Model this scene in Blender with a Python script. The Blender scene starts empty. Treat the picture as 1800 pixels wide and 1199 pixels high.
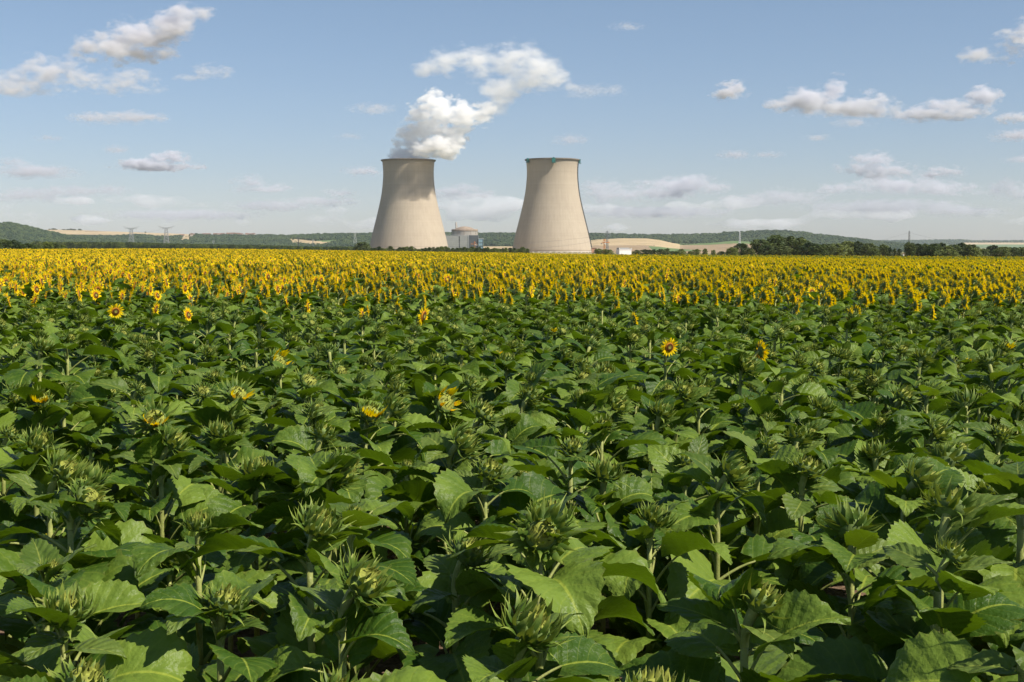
import bpy, math, random
import numpy as np
from mathutils import Vector, Matrix, Euler, noise

R = math.radians
rng = random.Random(7)
scene = bpy.context.scene
col = scene.collection
PI = math.pi

# ------------------------------------------------------------------ camera
W, H = 1800.0, 1199.0
FPX = 2250.0
HOR = 431.0
CAMZ = 2.0
PITCH = math.atan((H / 2 - HOR) / FPX)
cam_d = bpy.data.cameras.new('camera')
cam = bpy.data.objects.new('camera', cam_d)
col.objects.link(cam)
cam.location = (0, 0, CAMZ)
cam.rotation_euler = (PI / 2 - PITCH, 0, 0)
cam_d.sensor_width = 36
cam_d.lens = 36 * FPX / W
cam_d.clip_start = 0.1
cam_d.clip_end = 200000
scene.camera = cam


def ray(px, py):
    u = (px - W / 2) / FPX
    v = (H / 2 - py) / FPX
    c, s = math.cos(PITCH), math.sin(PITCH)
    return (u, c + v * s, v * c - s)


def at(px, py, Y):
    x, y, z = ray(px, py)
    k = Y / y
    return Vector((x * k, Y, CAMZ + z * k))


def proj(p):
    x, y, z = p[0], p[1], p[2] - CAMZ
    c, s = math.cos(PITCH), math.sin(PITCH)
    f = y * c - z * s
    v = y * s + z * c
    return (W / 2 + FPX * x / f, H / 2 - FPX * v / f)


def smooth(a, b, x):
    t = max(0.0, min(1.0, (x - a) / (b - a)))
    return t * t * (3 - 2 * t)


def lerp_table(tab, x):
    if x <= tab[0][0]:
        return tab[0][1]
    for (a, va), (b, vb) in zip(tab, tab[1:]):
        if x <= b:
            t = (x - a) / (b - a)
            return va + (vb - va) * t
    return tab[-1][1]


def zg(x, y):
    xe = 1500 * math.tanh(x / 1500)
    yy = max(y, -200)
    d = 0.0038 * min(yy, 300) + 0.0048 * max(0, min(yy, 2600) - 300)
    hump = 0.44 * math.exp(-((x + 50) / (24 if x < -50 else 38)) ** 2) * smooth(60, 200, y) * (1 - smooth(240, 500, y))
    return -0.0059 * xe - d + hump


# ------------------------------------------------------------------ tagging
def tag(o, label=None, cat=None, group=None, kind=None):
    if label: o['label'] = label
    if cat: o['category'] = cat
    if group: o['group'] = group
    if kind: o['kind'] = kind
    return o


def empty(name, loc=(0, 0, 0), rz=0.0):
    o = bpy.data.objects.new(name, None)
    o.location = loc
    o.rotation_euler = (0, 0, rz)
    o.empty_display_size = 0.2
    col.objects.link(o)
    return o


def link(name, mesh, parent=None, loc=(0, 0, 0), rot=(0, 0, 0), sc=(1, 1, 1)):
    o = bpy.data.objects.new(name, mesh)
    o.location = loc
    o.rotation_euler = rot
    o.scale = (sc, sc, sc) if isinstance(sc, (int, float)) else sc
    if parent is not None:
        o.parent = parent
    col.objects.link(o)
    return o


ORD = ('first second third fourth fifth sixth seventh eighth ninth tenth eleventh twelfth thirteenth fourteenth fifteenth '
       'sixteenth seventeenth eighteenth nineteenth twentieth twenty-first twenty-second twenty-third twenty-fourth '
       'twenty-fifth twenty-sixth twenty-seventh twenty-eighth twenty-ninth thirtieth thirty-first thirty-second '
       'thirty-third thirty-fourth thirty-fifth thirty-sixth thirty-seventh thirty-eighth thirty-ninth fortieth').split()
_units = 'first second third fourth fifth sixth seventh eighth ninth'.split()
for _ten, _tie in (('forty', 'fiftieth'), ('fifty', 'sixtieth'), ('sixty', 'seventieth')):
    ORD += [f'{_ten}-{u}' for u in _units] + [_tie]


# ------------------------------------------------------------------ mesh builder
class MB:
    def __init__(self):
        self.v, self.f, self.m, self.uv = [], [], [], []

    def add(self, verts, faces, mat=0, uvs=None, M=None):
        b = len(self.v)
        if M is not None:
            verts = [M @ Vector(p) for p in verts]
        self.v.extend([tuple(p) for p in verts])
        self.uv.extend(uvs if uvs is not None else [(0.0, 0.0)] * len(verts))
        self.f.extend([tuple(i + b for i in f) for f in faces])
        if isinstance(mat, int):
            self.m.extend([mat] * len(faces))
        else:
            self.m.extend(mat)

    def merge(self, o, M=None, matmap=None):
        mm = o.m if matmap is None else [matmap[i] for i in o.m]
        self.add(o.v, o.f, mm, o.uv, M)

    def box(self, c, s, mat=0, rz=0.0):
        x, y, z = s[0] / 2, s[1] / 2, s[2] / 2
        vs = [(-x, -y, -z), (x, -y, -z), (x, y, -z), (-x, y, -z), (-x, -y, z), (x, -y, z), (x, y, z), (-x, y, z)]
        M = Matrix.Translation(c) @ Matrix.Rotation(rz, 4, 'Z')
        self.add(vs, [(0, 3, 2, 1), (4, 5, 6, 7), (0, 1, 5, 4), (1, 2, 6, 5), (2, 3, 7, 6), (3, 0, 4, 7)], mat, None, M)

    def bar(self, a, b, w, mat=0, w2=None, n=4):
        self.tube([a, b], [w / 2, (w2 if w2 is not None else w) / 2], n, mat)

    def tube(self, pts, rad, n=8, mat=0, cap=True):
        pts = [Vector(p) for p in pts]
        vs, fs, uvs = [], [], []
        prev = None
        for i, p in enumerate(pts):
            if i == 0: t = pts[1] - pts[0]
            elif i == len(pts) - 1: t = pts[-1] - pts[-2]
            else: t = pts[i + 1] - pts[i - 1]
            t.normalize()
            if prev is None:
                ref = Vector((1, 0, 0)) if abs(t.x) < 0.8 else Vector((0, 1, 0))
                a = ref - t * ref.dot(t)
            else:
                a = prev - t * prev.dot(t)
            a.normalize()
            prev = a
            b = t.cross(a)
            for k in range(n):
                an = 2 * PI * k / n
                vs.append(p + (a * math.cos(an) + b * math.sin(an)) * rad[i])
                uvs.append((k / n, i / max(1, len(pts) - 1)))
        for i in range(len(pts) - 1):
            for k in range(n):
                k2 = (k + 1) % n
                fs.append((i * n + k, i * n + k2, (i + 1) * n + k2, (i + 1) * n + k))
        if cap:
            fs.append(tuple(range(n))[::-1])
            fs.append(tuple((len(pts) - 1) * n + k for k in range(n)))
        self.add(vs, fs, mat, uvs)

    def lathe(self, prof, n=32, mat=0, closed=False):
        """prof: list of (r, z)"""
        vs, fs = [], []
        for r, z in prof:
            for k in range(n):
                a = 2 * PI * k / n
                vs.append((r * math.cos(a), r * math.sin(a), z))
        m = len(prof)
        rng_ = range(m) if closed else range(m - 1)
        for i in rng_:
            j = (i + 1) % m
            for k in range(n):
                k2 = (k + 1) % n
                fs.append((i * n + k, i * n + k2, j * n + k2, j * n + k))
        self.add(vs, fs, mat)

    def mesh(self, name, mats, smooth_=False):
        me = bpy.data.meshes.new(name)
        me.from_pydata(self.v, [], self.f)
        for m in mats:
            me.materials.append(m)
        if len(mats) > 1:
            me.polygons.foreach_set('material_index', self.m)
        ul = me.uv_layers.new(name='UVMap')
        li = np.zeros(len(me.loops), dtype=np.int32)
        me.loops.foreach_get('vertex_index', li)
        uv = np.array(self.uv, dtype=np.float32)
        ul.data.foreach_set('uv', uv[li].ravel())
        if smooth_:
            me.polygons.foreach_set('use_smooth', [True] * len(me.polygons))
        me.update()
        return me

    def obj(self, name, mats, parent=None, smooth_=False, loc=(0, 0, 0), rot=(0, 0, 0)):
        if not isinstance(mats, (list, tuple)): mats = [mats]
        return link(name, self.mesh(name, mats, smooth_), parent, loc, rot)


# ------------------------------------------------------------------ materials
class NT:
    def __init__(self, name):
        self.mat = bpy.data.materials.new(name)
        self.mat.use_nodes = True
        self.t = self.mat.node_tree
        self.t.nodes.clear()
        self.out = self.n('ShaderNodeOutputMaterial')

    def n(self, typ, **kw):
        nd = self.t.nodes.new(typ)
        for k, v in kw.items():
            setattr(nd, k, v)
        return nd

    def l(self, a, b):
        self.t.links.new(a, b)

    def val(self, sock, v):
        if hasattr(v, 'is_output') or isinstance(v, bpy.types.NodeSocket):
            self.l(v, sock)
        else:
            sock.default_value = v

    def math(self, op, a, b=None, c=None, clamp=False):
        nd = self.n('ShaderNodeMath', operation=op, use_clamp=clamp)
        self.val(nd.inputs[0], a)
        if b is not None: self.val(nd.inputs[1], b)
        if c is not None: self.val(nd.inputs[2], c)
        return nd.outputs[0]

    def mix(self, f, a, b):
        nd = self.n('ShaderNodeMix', data_type='RGBA')
        self.val(nd.inputs[0], f)
        self.val(nd.inputs[6], (*a, 1) if isinstance(a, tuple) else a)
        self.val(nd.inputs[7], (*b, 1) if isinstance(b, tuple) else b)
        return nd.outputs[2]

    def noise(self, scale, detail=3, vec=None, rough=0.55, dist=0.0):
        nd = self.n('ShaderNodeTexNoise')
        nd.inputs['Scale'].default_value = scale
        nd.inputs['Detail'].default_value = detail
        nd.inputs['Roughness'].default_value = rough
        nd.inputs['Distortion'].default_value = dist
        if vec is not None: self.l(vec, nd.inputs['Vector'])
        return nd.outputs[0]

    def step(self, x, a, b):
        nd = self.n('ShaderNodeMapRange', interpolation_type='SMOOTHSTEP')
        self.val(nd.inputs[0], x)
        nd.inputs[1].default_value = a
        nd.inputs[2].default_value = b
        return nd.outputs[0]

    def obco(self):
        return self.n('ShaderNodeTexCoord').outputs['Object']

    def pos(self):
        return self.n('ShaderNodeNewGeometry').outputs['Position']

    def uv(self):
        return self.n('ShaderNodeTexCoord').outputs['UV']

    def rand(self):
        return self.n('ShaderNodeObjectInfo').outputs['Random']

    def xyz(self, v):
        nd = self.n('ShaderNodeSeparateXYZ')
        self.l(v, nd.inputs[0])
        return nd.outputs

    def bump(self, h, strength=0.3, dist=0.01):
        nd = self.n('ShaderNodeBump')
        nd.inputs['Strength'].default_value = strength
        nd.inputs['Distance'].default_value = dist
        self.l(h, nd.inputs['Height'])
        return nd.outputs[0]

    def principled(self, colr, rough=0.6, spec=0.3, metal=0.0, normal=None):
        nd = self.n('ShaderNodeBsdfPrincipled')
        self.val(nd.inputs['Base Color'], (*colr, 1) if isinstance(colr, tuple) else colr)
        self.val(nd.inputs['Roughness'], rough)
        nd.inputs['Specular IOR Level'].default_value = spec
        nd.inputs['Metallic'].default_value = metal
        if normal is not None: self.l(normal, nd.inputs['Normal'])
        return nd.outputs[0]

    def finish(self, sh):
        self.l(sh, self.out.inputs[0])
        return self.mat

    def leafy(self, colr, trans, f, rough=0.5, spec=0.3, normal=None):
        p = self.principled(colr, rough, spec, 0.0, normal)
        t = self.n('ShaderNodeBsdfTranslucent')
        self.val(t.inputs[0], (*trans, 1) if isinstance(trans, tuple) else trans)
        m = self.n('ShaderNodeMixShader')
        m.inputs[0].default_value = f
        self.l(p, m.inputs[1])
        self.l(t.outputs[0], m.inputs[2])
        return self.finish(m.outputs[0])


def simple(name, c, rough=0.6, spec=0.3, metal=0.0, vary=0.15, scale=0.5):
    n = NT(name)
    nz = n.noise(scale, 4, n.obco())
    d = tuple(x * (1 - vary) for x in c)
    b = tuple(min(1, x * (1 + vary)) for x in c)
    return n.finish(n.principled(n.mix(n.step(nz, 0.3, 0.7), d, b), rough, spec, metal))


def leaf_material(name, dark, light, trans, transf=0.28):
    n = NT(name)
    uv = n.xyz(n.uv())
    au = n.math('ABSOLUTE', uv[0])
    q = n.math('SUBTRACT', n.math('MULTIPLY', uv[1], 6.5), n.math('MULTIPLY', au, 1.7))
    fr = n.math('ABSOLUTE', n.math('SUBTRACT', n.math('FRACT', q), 0.5))
    lat = n.math('SUBTRACT', 1.0, n.step(fr, 0.0, 0.07))
    mid = n.math('SUBTRACT', 1.0, n.step(au, 0.02, 0.06))
    vein = n.math('MAXIMUM', n.math('MULTIPLY', lat, 0.2), n.math('MULTIPLY', mid, 0.7))
    oc = n.obco()
    nz = n.noise(9.0, 4, oc)
    fine = n.noise(60.0, 3, oc)
    rnd = n.rand()
    f = n.math('ADD', n.math('MULTIPLY', nz, 0.9), n.math('SUBTRACT', n.math('MULTIPLY', rnd, 0.8), 0.45))
    f = n.math('ADD', f, n.math('MULTIPLY', n.math('SUBTRACT', fine, 0.5), 0.35))
    c = n.mix(n.step(f, 0.05, 0.85), dark, light)
    yel = tuple(min(1, light[i] * (1.9, 1.55, 1.5)[i]) for i in range(3))
    c = n.mix(vein, c, yel)
    c = n.mix(n.math('MULTIPLY', n.step(n.noise(42.0, 1, oc), 0.80, 0.83), 0.8), c, (0.55, 0.42, 0.02))
    c = n.mix(n.math('MULTIPLY', n.step(n.math('ADD', au, n.math('MULTIPLY', n.math('SUBTRACT', fine, 0.5), 0.5)), 0.93, 1.05), 0.35), c, (0.2, 0.19, 0.04))
    hgt = n.math('ADD', n.math('MULTIPLY', fr, 0.7), n.math('MULTIPLY', fine, 0.7))
    hgt = n.math('ADD', hgt, n.math('MULTIPLY', n.noise(28.0, 2, oc), 1.1))
    bm = n.bump(hgt, 0.7, 0.009)
    return n.leafy(c, trans, transf, n.math('ADD', 0.33, n.math('MULTIPLY', nz, 0.25)), 0.24, bm)


M = {}
M['leaf'] = leaf_material('sunflower_leaf', (0.042, 0.092, 0.009), (0.17, 0.25, 0.034), (0.115, 0.2, 0.004), 0.3)
M['young_leaf'] = leaf_material('young_leaf', (0.07, 0.12, 0.018), (0.145, 0.205, 0.04), (0.16, 0.25, 0.006), 0.32)


def stem_material():
    n = NT('stem')
    oc = n.obco()
    nz = n.noise(14, 3, oc)
    hair = n.noise(180, 2, oc)
    c = n.mix(n.step(nz, 0.3, 0.7), (0.17, 0.2, 0.045), (0.34, 0.36, 0.11))
    c = n.mix(n.math('MULTIPLY', n.step(hair, 0.55, 0.75), 0.5), c, (0.36, 0.37, 0.2))
    return n.finish(n.principled(c, 0.6, 0.25, 0, n.bump(hair, 0.6, 0.002)))


def bract_material():
    n = NT('bract')
    uv = n.xyz(n.uv())
    oc = n.obco()
    nz = n.noise(30, 3, oc)
    c = n.mix(n.step(n.math('ADD', uv[1], n.math('MULTIPLY', nz, 0.4)), 0.35, 1.1), (0.06, 0.115, 0.014), (0.24, 0.3, 0.05))
    return n.leafy(c, (0.26, 0.32, 0.03), 0.22, 0.55, 0.3, n.bump(n.noise(150, 2, oc), 0.3, 0.002))


M['stem'] = stem_material()
M['bract'] = bract_material()
M['receptacle'] = simple('receptacle', (0.12, 0.17, 0.045), 0.7, 0.2, 0, 0.3, 60)
M['floret'] = simple('floret', (0.22, 0.24, 0.04), 0.7, 0.2, 0, 0.35, 80)


def petal_material():
    n = NT('petal')
    uv = n.xyz(n.uv())
    rnd = n.rand()
    nz = n.noise(25, 3, n.obco())
    c = n.mix(n.step(uv[1], 0.0, 0.5), (0.9, 0.36, 0.003), (1.0, 0.76, 0.008))
    c = n.mix(n.math('MULTIPLY', nz, 0.4), c, (0.98, 0.62, 0.003))
    c = n.mix(n.math('MULTIPLY', rnd, 0.4), c, (1.0, 0.82, 0.02))
    return n.leafy(c, (1.0, 0.72, 0.0), 0.42, 0.6, 0.1)


def disc_material():
    n = NT('disc')
    uv = n.xyz(n.uv())
    nz = n.noise(90, 3, n.obco())
    r = n.math('ADD', uv[0], n.math('MULTIPLY', n.math('SUBTRACT', nz, 0.5), 0.25))
    c = n.mix(n.step(r, 0.25, 0.45), (0.26, 0.25, 0.05), (0.09, 0.035, 0.01))
    c = n.mix(n.step(r, 0.75, 0.95), c, (0.5, 0.2, 0.012))
    return n.finish(n.principled(c, 0.8, 0.15, 0, n.bump(nz, 0.8, 0.004)))


M['petal'] = petal_material()
M['disc'] = disc_material()


def foliage_material(name, dark, light, trans, sc=0.35):
    n = NT(name)
    oc = n.pos()
    nz = n.noise(sc, 4, oc)
    rnd = n.rand()
    f = n.math('ADD', nz, n.math('MULTIPLY', n.math('SUBTRACT', rnd, 0.5), 0.5))
    return n.leafy(n.mix(n.step(f, 0.25, 0.8), dark, light), trans, 0.2, 0.6, 0.2)


M['tree_green'] = foliage_material('tree_foliage', (0.05, 0.076, 0.02), (0.15, 0.18, 0.045), (0.13, 0.18, 0.02))
M['tree_dark'] = foliage_material('dark_tree_foliage', (0.032, 0.053, 0.017), (0.095, 0.12, 0.035), (0.07, 0.1, 0.015))
M['tree_olive'] = foliage_material('olive_tree_foliage', (0.055, 0.075, 0.02), (0.14, 0.155, 0.035), (0.15, 0.18, 0.02))
M['forest'] = foliage_material('forest_canopy', (0.022, 0.045, 0.018), (0.065, 0.095, 0.03), (0.03, 0.05, 0.01), 0.004)
M['bark'] = simple('bark', (0.09, 0.07, 0.05), 0.9, 0.1, 0, 0.3, 3)


def ground_material():
    n = NT('field_ground')
    p = n.pos()
    s = n.xyz(p)
    soil_n = n.noise(5, 5, p)
    crumb = n.noise(30, 4, p)
    soil = n.mix(n.step(n.math('ADD', n.math('MULTIPLY', soil_n, 0.5), n.math('MULTIPLY', crumb, 0.5)), 0.35, 0.65),
                 (0.09, 0.06, 0.036), (0.27, 0.18, 0.12))
    big = n.noise(0.0022, 3, p)
    fine = n.noise(0.06, 4, p)
    meadow = n.mix(n.step(fine, 0.3, 0.7), (0.075, 0.105, 0.03), (0.14, 0.16, 0.05))
    wheat = n.mix(n.step(fine, 0.3, 0.7), (0.33, 0.25, 0.13), (0.45, 0.34, 0.19))
    m = n.mix(n.step(big, 0.47, 0.53), meadow, wheat)
    c = n.mix(n.step(s[1], 236, 240), soil, m)
    return n.finish(n.principled(c, 0.95, 0.1, 0, n.bump(n.math('ADD', soil_n, crumb), 0.8, 0.05)))


M['ground'] = ground_material()


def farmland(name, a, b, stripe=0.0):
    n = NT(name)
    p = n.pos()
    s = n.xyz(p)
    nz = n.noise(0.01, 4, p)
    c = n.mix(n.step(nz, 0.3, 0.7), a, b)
    if stripe:
        w = n.math('SINE', n.math('MULTIPLY', n.math('ADD', s[0], n.math('MULTIPLY', s[1], 0.6)), 0.12))
        c = n.mix(n.math('MULTIPLY', n.step(w, 0.2, 0.9), stripe), c, tuple(x * 0.75 for x in a))
    return n.finish(n.principled(c, 0.95, 0.05))


M['stubble'] = farmland('stubble_field', (0.4, 0.305, 0.175), (0.5, 0.385, 0.23), 0.5)
M['ploughed'] = farmland('ploughed_field', (0.26, 0.19, 0.115), (0.33, 0.245, 0.155))
M['pasture'] = farmland('pasture', (0.1, 0.16, 0.06), (0.15, 0.2, 0.08))
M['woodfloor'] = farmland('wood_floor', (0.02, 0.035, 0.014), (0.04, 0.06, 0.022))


def concrete_material():
    n = NT('tower_concrete')
    oc = n.obco()
    s = n.xyz(oc)
    ang = n.math('ARCTAN2', s[1], s[0])
    fa = n.math('ABSOLUTE', n.math('SUBTRACT', n.math('FRACT', n.math('MULTIPLY', ang, 72 / (2 * PI) * 1.0)), 0.5))
    fz = n.math('ABSOLUTE', n.math('SUBTRACT', n.math('FRACT', n.math('DIVIDE', s[2], 4.6)), 0.5))
    la = n.math('SUBTRACT', 1.0, n.step(fa, 0.0, 0.09))
    lz = n.math('SUBTRACT', 1.0, n.step(fz, 0.0, 0.08))
    grid = n.math('MAXIMUM', la, n.math('MULTIPLY', lz, 0.8))
    big = n.noise(0.02, 4, oc)
    mp = n.n('ShaderNodeMapping')
    mp.inputs['Scale'].default_value = (0.25, 0.25, 0.012)
    n.l(oc, mp.inputs[0])
    streak = n.noise(1.0, 4, mp.outputs[0])
    lift = n.n('ShaderNodeMapping')
    lift.inputs['Scale'].default_value = (0.003, 0.003, 0.22)
    n.l(oc, lift.inputs[0])
    band = n.noise(1.0, 2, lift.outputs[0])
    f = n.math('ADD', n.math('MULTIPLY', big, 0.35), n.math('ADD', n.math('MULTIPLY', streak, 0.4), n.math('MULTIPLY', band, 0.22)))
    c = n.mix(n.step(f, 0.32, 0.68), (0.385, 0.322, 0.246), (0.455, 0.388, 0.296))
    c = n.mix(n.math('MULTIPLY', grid, 0.17), c, (0.24, 0.2, 0.16))
    top = n.math('MULTIPLY', n.step(n.math('ADD', s[2], n.math('MULTIPLY', streak, 22.0)), 158, 172), 0.3)
    c = n.mix(top, c, (0.2, 0.18, 0.15))
    return n.finish(n.principled(c, 0.9, 0.15))


M['concrete'] = concrete_material()
M['rim'] = simple('rim_concrete', (0.2, 0.175, 0.15), 0.9, 0.1, 0, 0.2, 0.3)
M['pale_concrete'] = simple('pale_concrete', (0.5, 0.45, 0.38), 0.9, 0.1, 0, 0.12, 0.1)
M['grey_concrete'] = simple('grey_concrete', (0.37, 0.34, 0.3), 0.9, 0.1, 0, 0.15, 0.08)
M['dome_concrete'] = simple('dome_concrete', (0.3, 0.235, 0.18), 0.9, 0.1, 0, 0.15, 0.1)
M['teal'] = simple('teal_sheeting', (0.02, 0.16, 0.14), 0.6, 0.3, 0, 0.2, 0.4)
M['dark_metal'] = simple('dark_metal', (0.06, 0.065, 0.07), 0.6, 0.3, 0.3, 0.2, 0.5)
M['steel'] = simple('galvanised_steel', (0.26, 0.27, 0.28), 0.5, 0.4, 0.3, 0.15, 0.5)
M['pale_steel'] = simple('pale_steel', (0.5, 0.51, 0.52), 0.5, 0.4, 0.2, 0.1, 0.5)
M['orange'] = simple('orange_paint', (0.55, 0.2, 0.05), 0.5, 0.3, 0, 0.15, 0.5)
M['salmon'] = simple('salmon_render', (0.55, 0.3, 0.2), 0.8, 0.1, 0, 0.1, 0.5)
M['white'] = simple('white_cladding', (0.7, 0.7, 0.69), 0.7, 0.2, 0, 0.06, 0.3)
M['tile'] = simple('roof_tile', (0.2, 0.12, 0.085), 0.85, 0.1, 0, 0.25, 0.2)
M['render'] = simple('house_render', (0.55, 0.48, 0.4), 0.9, 0.1, 0, 0.15, 0.05)


def cladding(name, a, b, per=2.0):
    n = NT(name)
    s = n.xyz(n.obco())
    fr = n.math('FRACT', n.math('DIVIDE', n.math('ADD', s[0], s[1]), per))
    fz = n.math('FRACT', n.math('DIVIDE', s[2], 4.0))
    line = n.math('MAXIMUM', n.step(fr, 0.86, 0.94), n.math('MULTIPLY', n.step(fz, 0.88, 0.95), 0.7))
    nz = n.noise(0.12, 4, n.obco())
    c = n.mix(n.step(nz, 0.3, 0.7), a, tuple(x * 1.15 for x in a))
    c = n.mix(n.math('MULTIPLY', line, 0.6), c, b)
    return n.finish(n.principled(c, 0.6, 0.3))


M['grey_clad'] = cladding('grey_cladding', (0.34, 0.34, 0.33), (0.2, 0.2, 0.2))
M['dark_shaded_clad'] = cladding('dark_shaded_cladding', (0.1, 0.11, 0.12), (0.05, 0.055, 0.06), 2.5)  # dark corrugated cladding, with the block's shade also painted into its colour
M['blue_glass'] = cladding('blue_glass', (0.28, 0.42, 0.5), (0.08, 0.14, 0.2), 3.2)


def volume_material(name, density, color=(1, 1, 1), aniso=0.0):
    n = NT(name)
    v = n.n('ShaderNodeVolumePrincipled')
    v.inputs['Color'].default_value = (*color, 1)
    v.inputs['Density'].default_value = density
    v.inputs['Anisotropy'].default_value = aniso
    n.l(v.outputs[0], n.out.inputs[1])
    return n.mat


def mist_material(name, density, puffs, scale, erode=0.9, lo=0.05, hi=0.5, step=1.0, detail=5.0, base=None, billow=0.6, tint=(1, 1, 1)):
    """soft cloud body: puffs [(centre, (rx,ry,rz))] fade outwards, fractal noise ragged edges (object space)"""
    n = NT(name)
    oc = n.obco()
    acc = None
    for c, rr in puffs:
        sb = n.n('ShaderNodeVectorMath', operation='SUBTRACT')
        n.l(oc, sb.inputs[0]); sb.inputs[1].default_value = tuple(c)
        dv = n.n('ShaderNodeVectorMath', operation='DIVIDE')
        n.l(sb.outputs[0], dv.inputs[0]); dv.inputs[1].default_value = tuple(rr)
        ln = n.n('ShaderNodeVectorMath', operation='LENGTH')
        n.l(dv.outputs[0], ln.inputs[0])
        f = n.math('SUBTRACT', 1.0, ln.outputs['Value'])
        acc = f if acc is None else n.math('SMOOTH_MAX', acc, f, 0.25)
    mp = n.n('ShaderNodeMapping')
    mp.inputs['Scale'].default_value = (scale * .8, scale * .8, scale * 1.5)
    mp.inputs['Rotation'].default_value = (0, R(14), 0)
    n.l(oc, mp.inputs[0])
    nz = n.noise(1.0, detail, mp.outputs[0], 0.6)
    nz2 = n.noise(0.35, 2, mp.outputs[0], 0.5)
    vo = n.n('ShaderNodeTexVoronoi')
    vo.inputs['Scale'].default_value = 1.35
    vo.inputs['Detail'].default_value = 2.0
    vo.inputs['Roughness'].default_value = 0.55
    dm = n.n('ShaderNodeVectorMath', operation='MULTIPLY_ADD')
    nv = n.n('ShaderNodeTexNoise')
    nv.inputs['Scale'].default_value = 1.3
    nv.inputs['Detail'].default_value = 2
    n.l(mp.outputs[0], nv.inputs['Vector'])
    n.l(nv.outputs['Color'], dm.inputs[0]); dm.inputs[1].default_value = (.5, .5, .5); n.l(mp.outputs[0], dm.inputs[2])
    n.l(dm.outputs[0], vo.inputs['Vector'])
    f = n.math('ADD', acc, n.math('MULTIPLY', n.math('SUBTRACT', nz, 0.55), erode * .75))
    f = n.math('ADD', f, n.math('MULTIPLY', n.math('SUBTRACT', 0.8, vo.outputs['Distance']), billow))
    f = n.math('ADD', f, n.math('MULTIPLY', n.math('SUBTRACT', nz2, 0.5), erode * .7))
    d = n.step(f, lo, hi)
    if base is not None:
        z = n.xyz(oc)[2]
        d = n.math('MULTIPLY', d, n.step(z, base[0], base[1]))
    v = n.n('ShaderNodeVolumePrincipled')
    v.inputs['Color'].default_value = (*tint, 1)
    n.l(n.math('MULTIPLY', d, density), v.inputs['Density'])
    n.l(v.outputs[0], n.out.inputs[1])
    n.mat.cycles.volume_step_rate = step
    return n.mat


# ------------------------------------------------------------------ light and sky
SUN_EL, SUN_PHI = 50.0, 62.0
sdir = Vector((math.sin(R(SUN_PHI)) * math.cos(R(SUN_EL)), -math.cos(R(SUN_PHI)) * math.cos(R(SUN_EL)), math.sin(R(SUN_EL))))
sun_d = bpy.data.lights.new('sun', 'SUN')
sun_d.energy = 5.0
sun_d.angle = R(0.53)
sun_d.color = (1.0, 0.93, 0.82)
sun = bpy.data.objects.new('sun', sun_d)
sun.rotation_euler = (-sdir).to_track_quat('-Z', 'Y').to_euler()
sun.location = (50, -50, 80)
col.objects.link(sun)

world = bpy.data.worlds.new('World')
scene.world = world
world.use_nodes = True
wt = world.node_tree
wt.nodes.clear()
wo = wt.nodes.new('ShaderNodeOutputWorld')
bg = wt.nodes.new('ShaderNodeBackground')
sky = wt.nodes.new('ShaderNodeTexSky')
sky.sky_type = 'NISHITA'
sky.sun_disc = False
sky.sun_elevation = R(SUN_EL)
sky.sun_rotation = R(180 - SUN_PHI)
sky.altitude = 100
sky.air_density = 1.0
sky.dust_density = 0.3
sky.ozone_density = 2.5
bg.inputs[1].default_value = 0.076
wtc = wt.nodes.new('ShaderNodeTexCoord')
wsx = wt.nodes.new('ShaderNodeSeparateXYZ')
wt.links.new(wtc.outputs['Generated'], wsx.inputs[0])
wmr = wt.nodes.new('ShaderNodeMapRange')
wmr.inputs[1].default_value = 0.0
wmr.inputs[2].default_value = 0.2
wt.links.new(wsx.outputs[2], wmr.inputs[0])
wrp = wt.nodes.new('ShaderNodeMix')
wrp.data_type = 'RGBA'
wrp.inputs[6].default_value = (0.78, 0.80, 1.0, 1)
wrp.inputs[7].default_value = (1.0, 0.98, 1.0, 1)
wt.links.new(wmr.outputs[0], wrp.inputs[0])
wml = wt.nodes.new('ShaderNodeMix')
wml.data_type = 'RGBA'
wml.blend_type = 'MULTIPLY'
wml.inputs[0].default_value = 1.0
wt.links.new(sky.outputs[0], wml.inputs[6])
wt.links.new(wrp.outputs[2], wml.inputs[7])
wt.links.new(wml.outputs[2], bg.inputs[0])
wt.links.new(bg.outputs[0], wo.inputs[0])

vs_ = scene.view_settings
vs_.view_transform = 'Standard'
vs_.look = 'None'
vs_.exposure = 0.46
vs_.gamma = 1.0
scene.cycles.max_bounces = 16
scene.cycles.diffuse_bounces = 2
scene.cycles.glossy_bounces = 2
scene.cycles.transmission_bounces = 4
scene.cycles.transparent_max_bounces = 16
scene.cycles.volume_bounces = 11
scene.cycles.use_adaptive_sampling = True
scene.cycles.adaptive_threshold = 0.02
scene.cycles.use_denoising = True
scene.cycles.denoiser = 'OPENIMAGEDENOISE'
scene.cycles.caustics_reflective = False
scene.cycles.caustics_refractive = False

# ------------------------------------------------------------------ ground sheet
xs = [0]
s_ = 4.0
while xs[-1] < 12800:
    xs.append(xs[-1] + s_)
    if xs[-1] > 160: s_ *= 1.22
xs[-1] = 13000.0
xs = [-v for v in xs[:0:-1]] + xs
ys = [-900, -400, -150, -60, -20]
s_ = 8.0
while ys[-1] < 12800:
    ys.append(ys[-1] + s_)
    if ys[-1] > 300: s_ *= 1.2
ys[-1] = 13000.0
g = MB()
nx = len(xs)
g.add([(x, y, zg(x, y)) for y in ys for x in xs],
      [(j * nx + i, j * nx + i + 1, (j + 1) * nx + i + 1, (j + 1) * nx + i) for j in range(len(ys) - 1) for i in range(nx - 1)])
tag(g.obj('ground', M['ground'], smooth_=True), 'brown farm soil and pale fields running out to the hills', 'ground', kind='structure')


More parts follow.
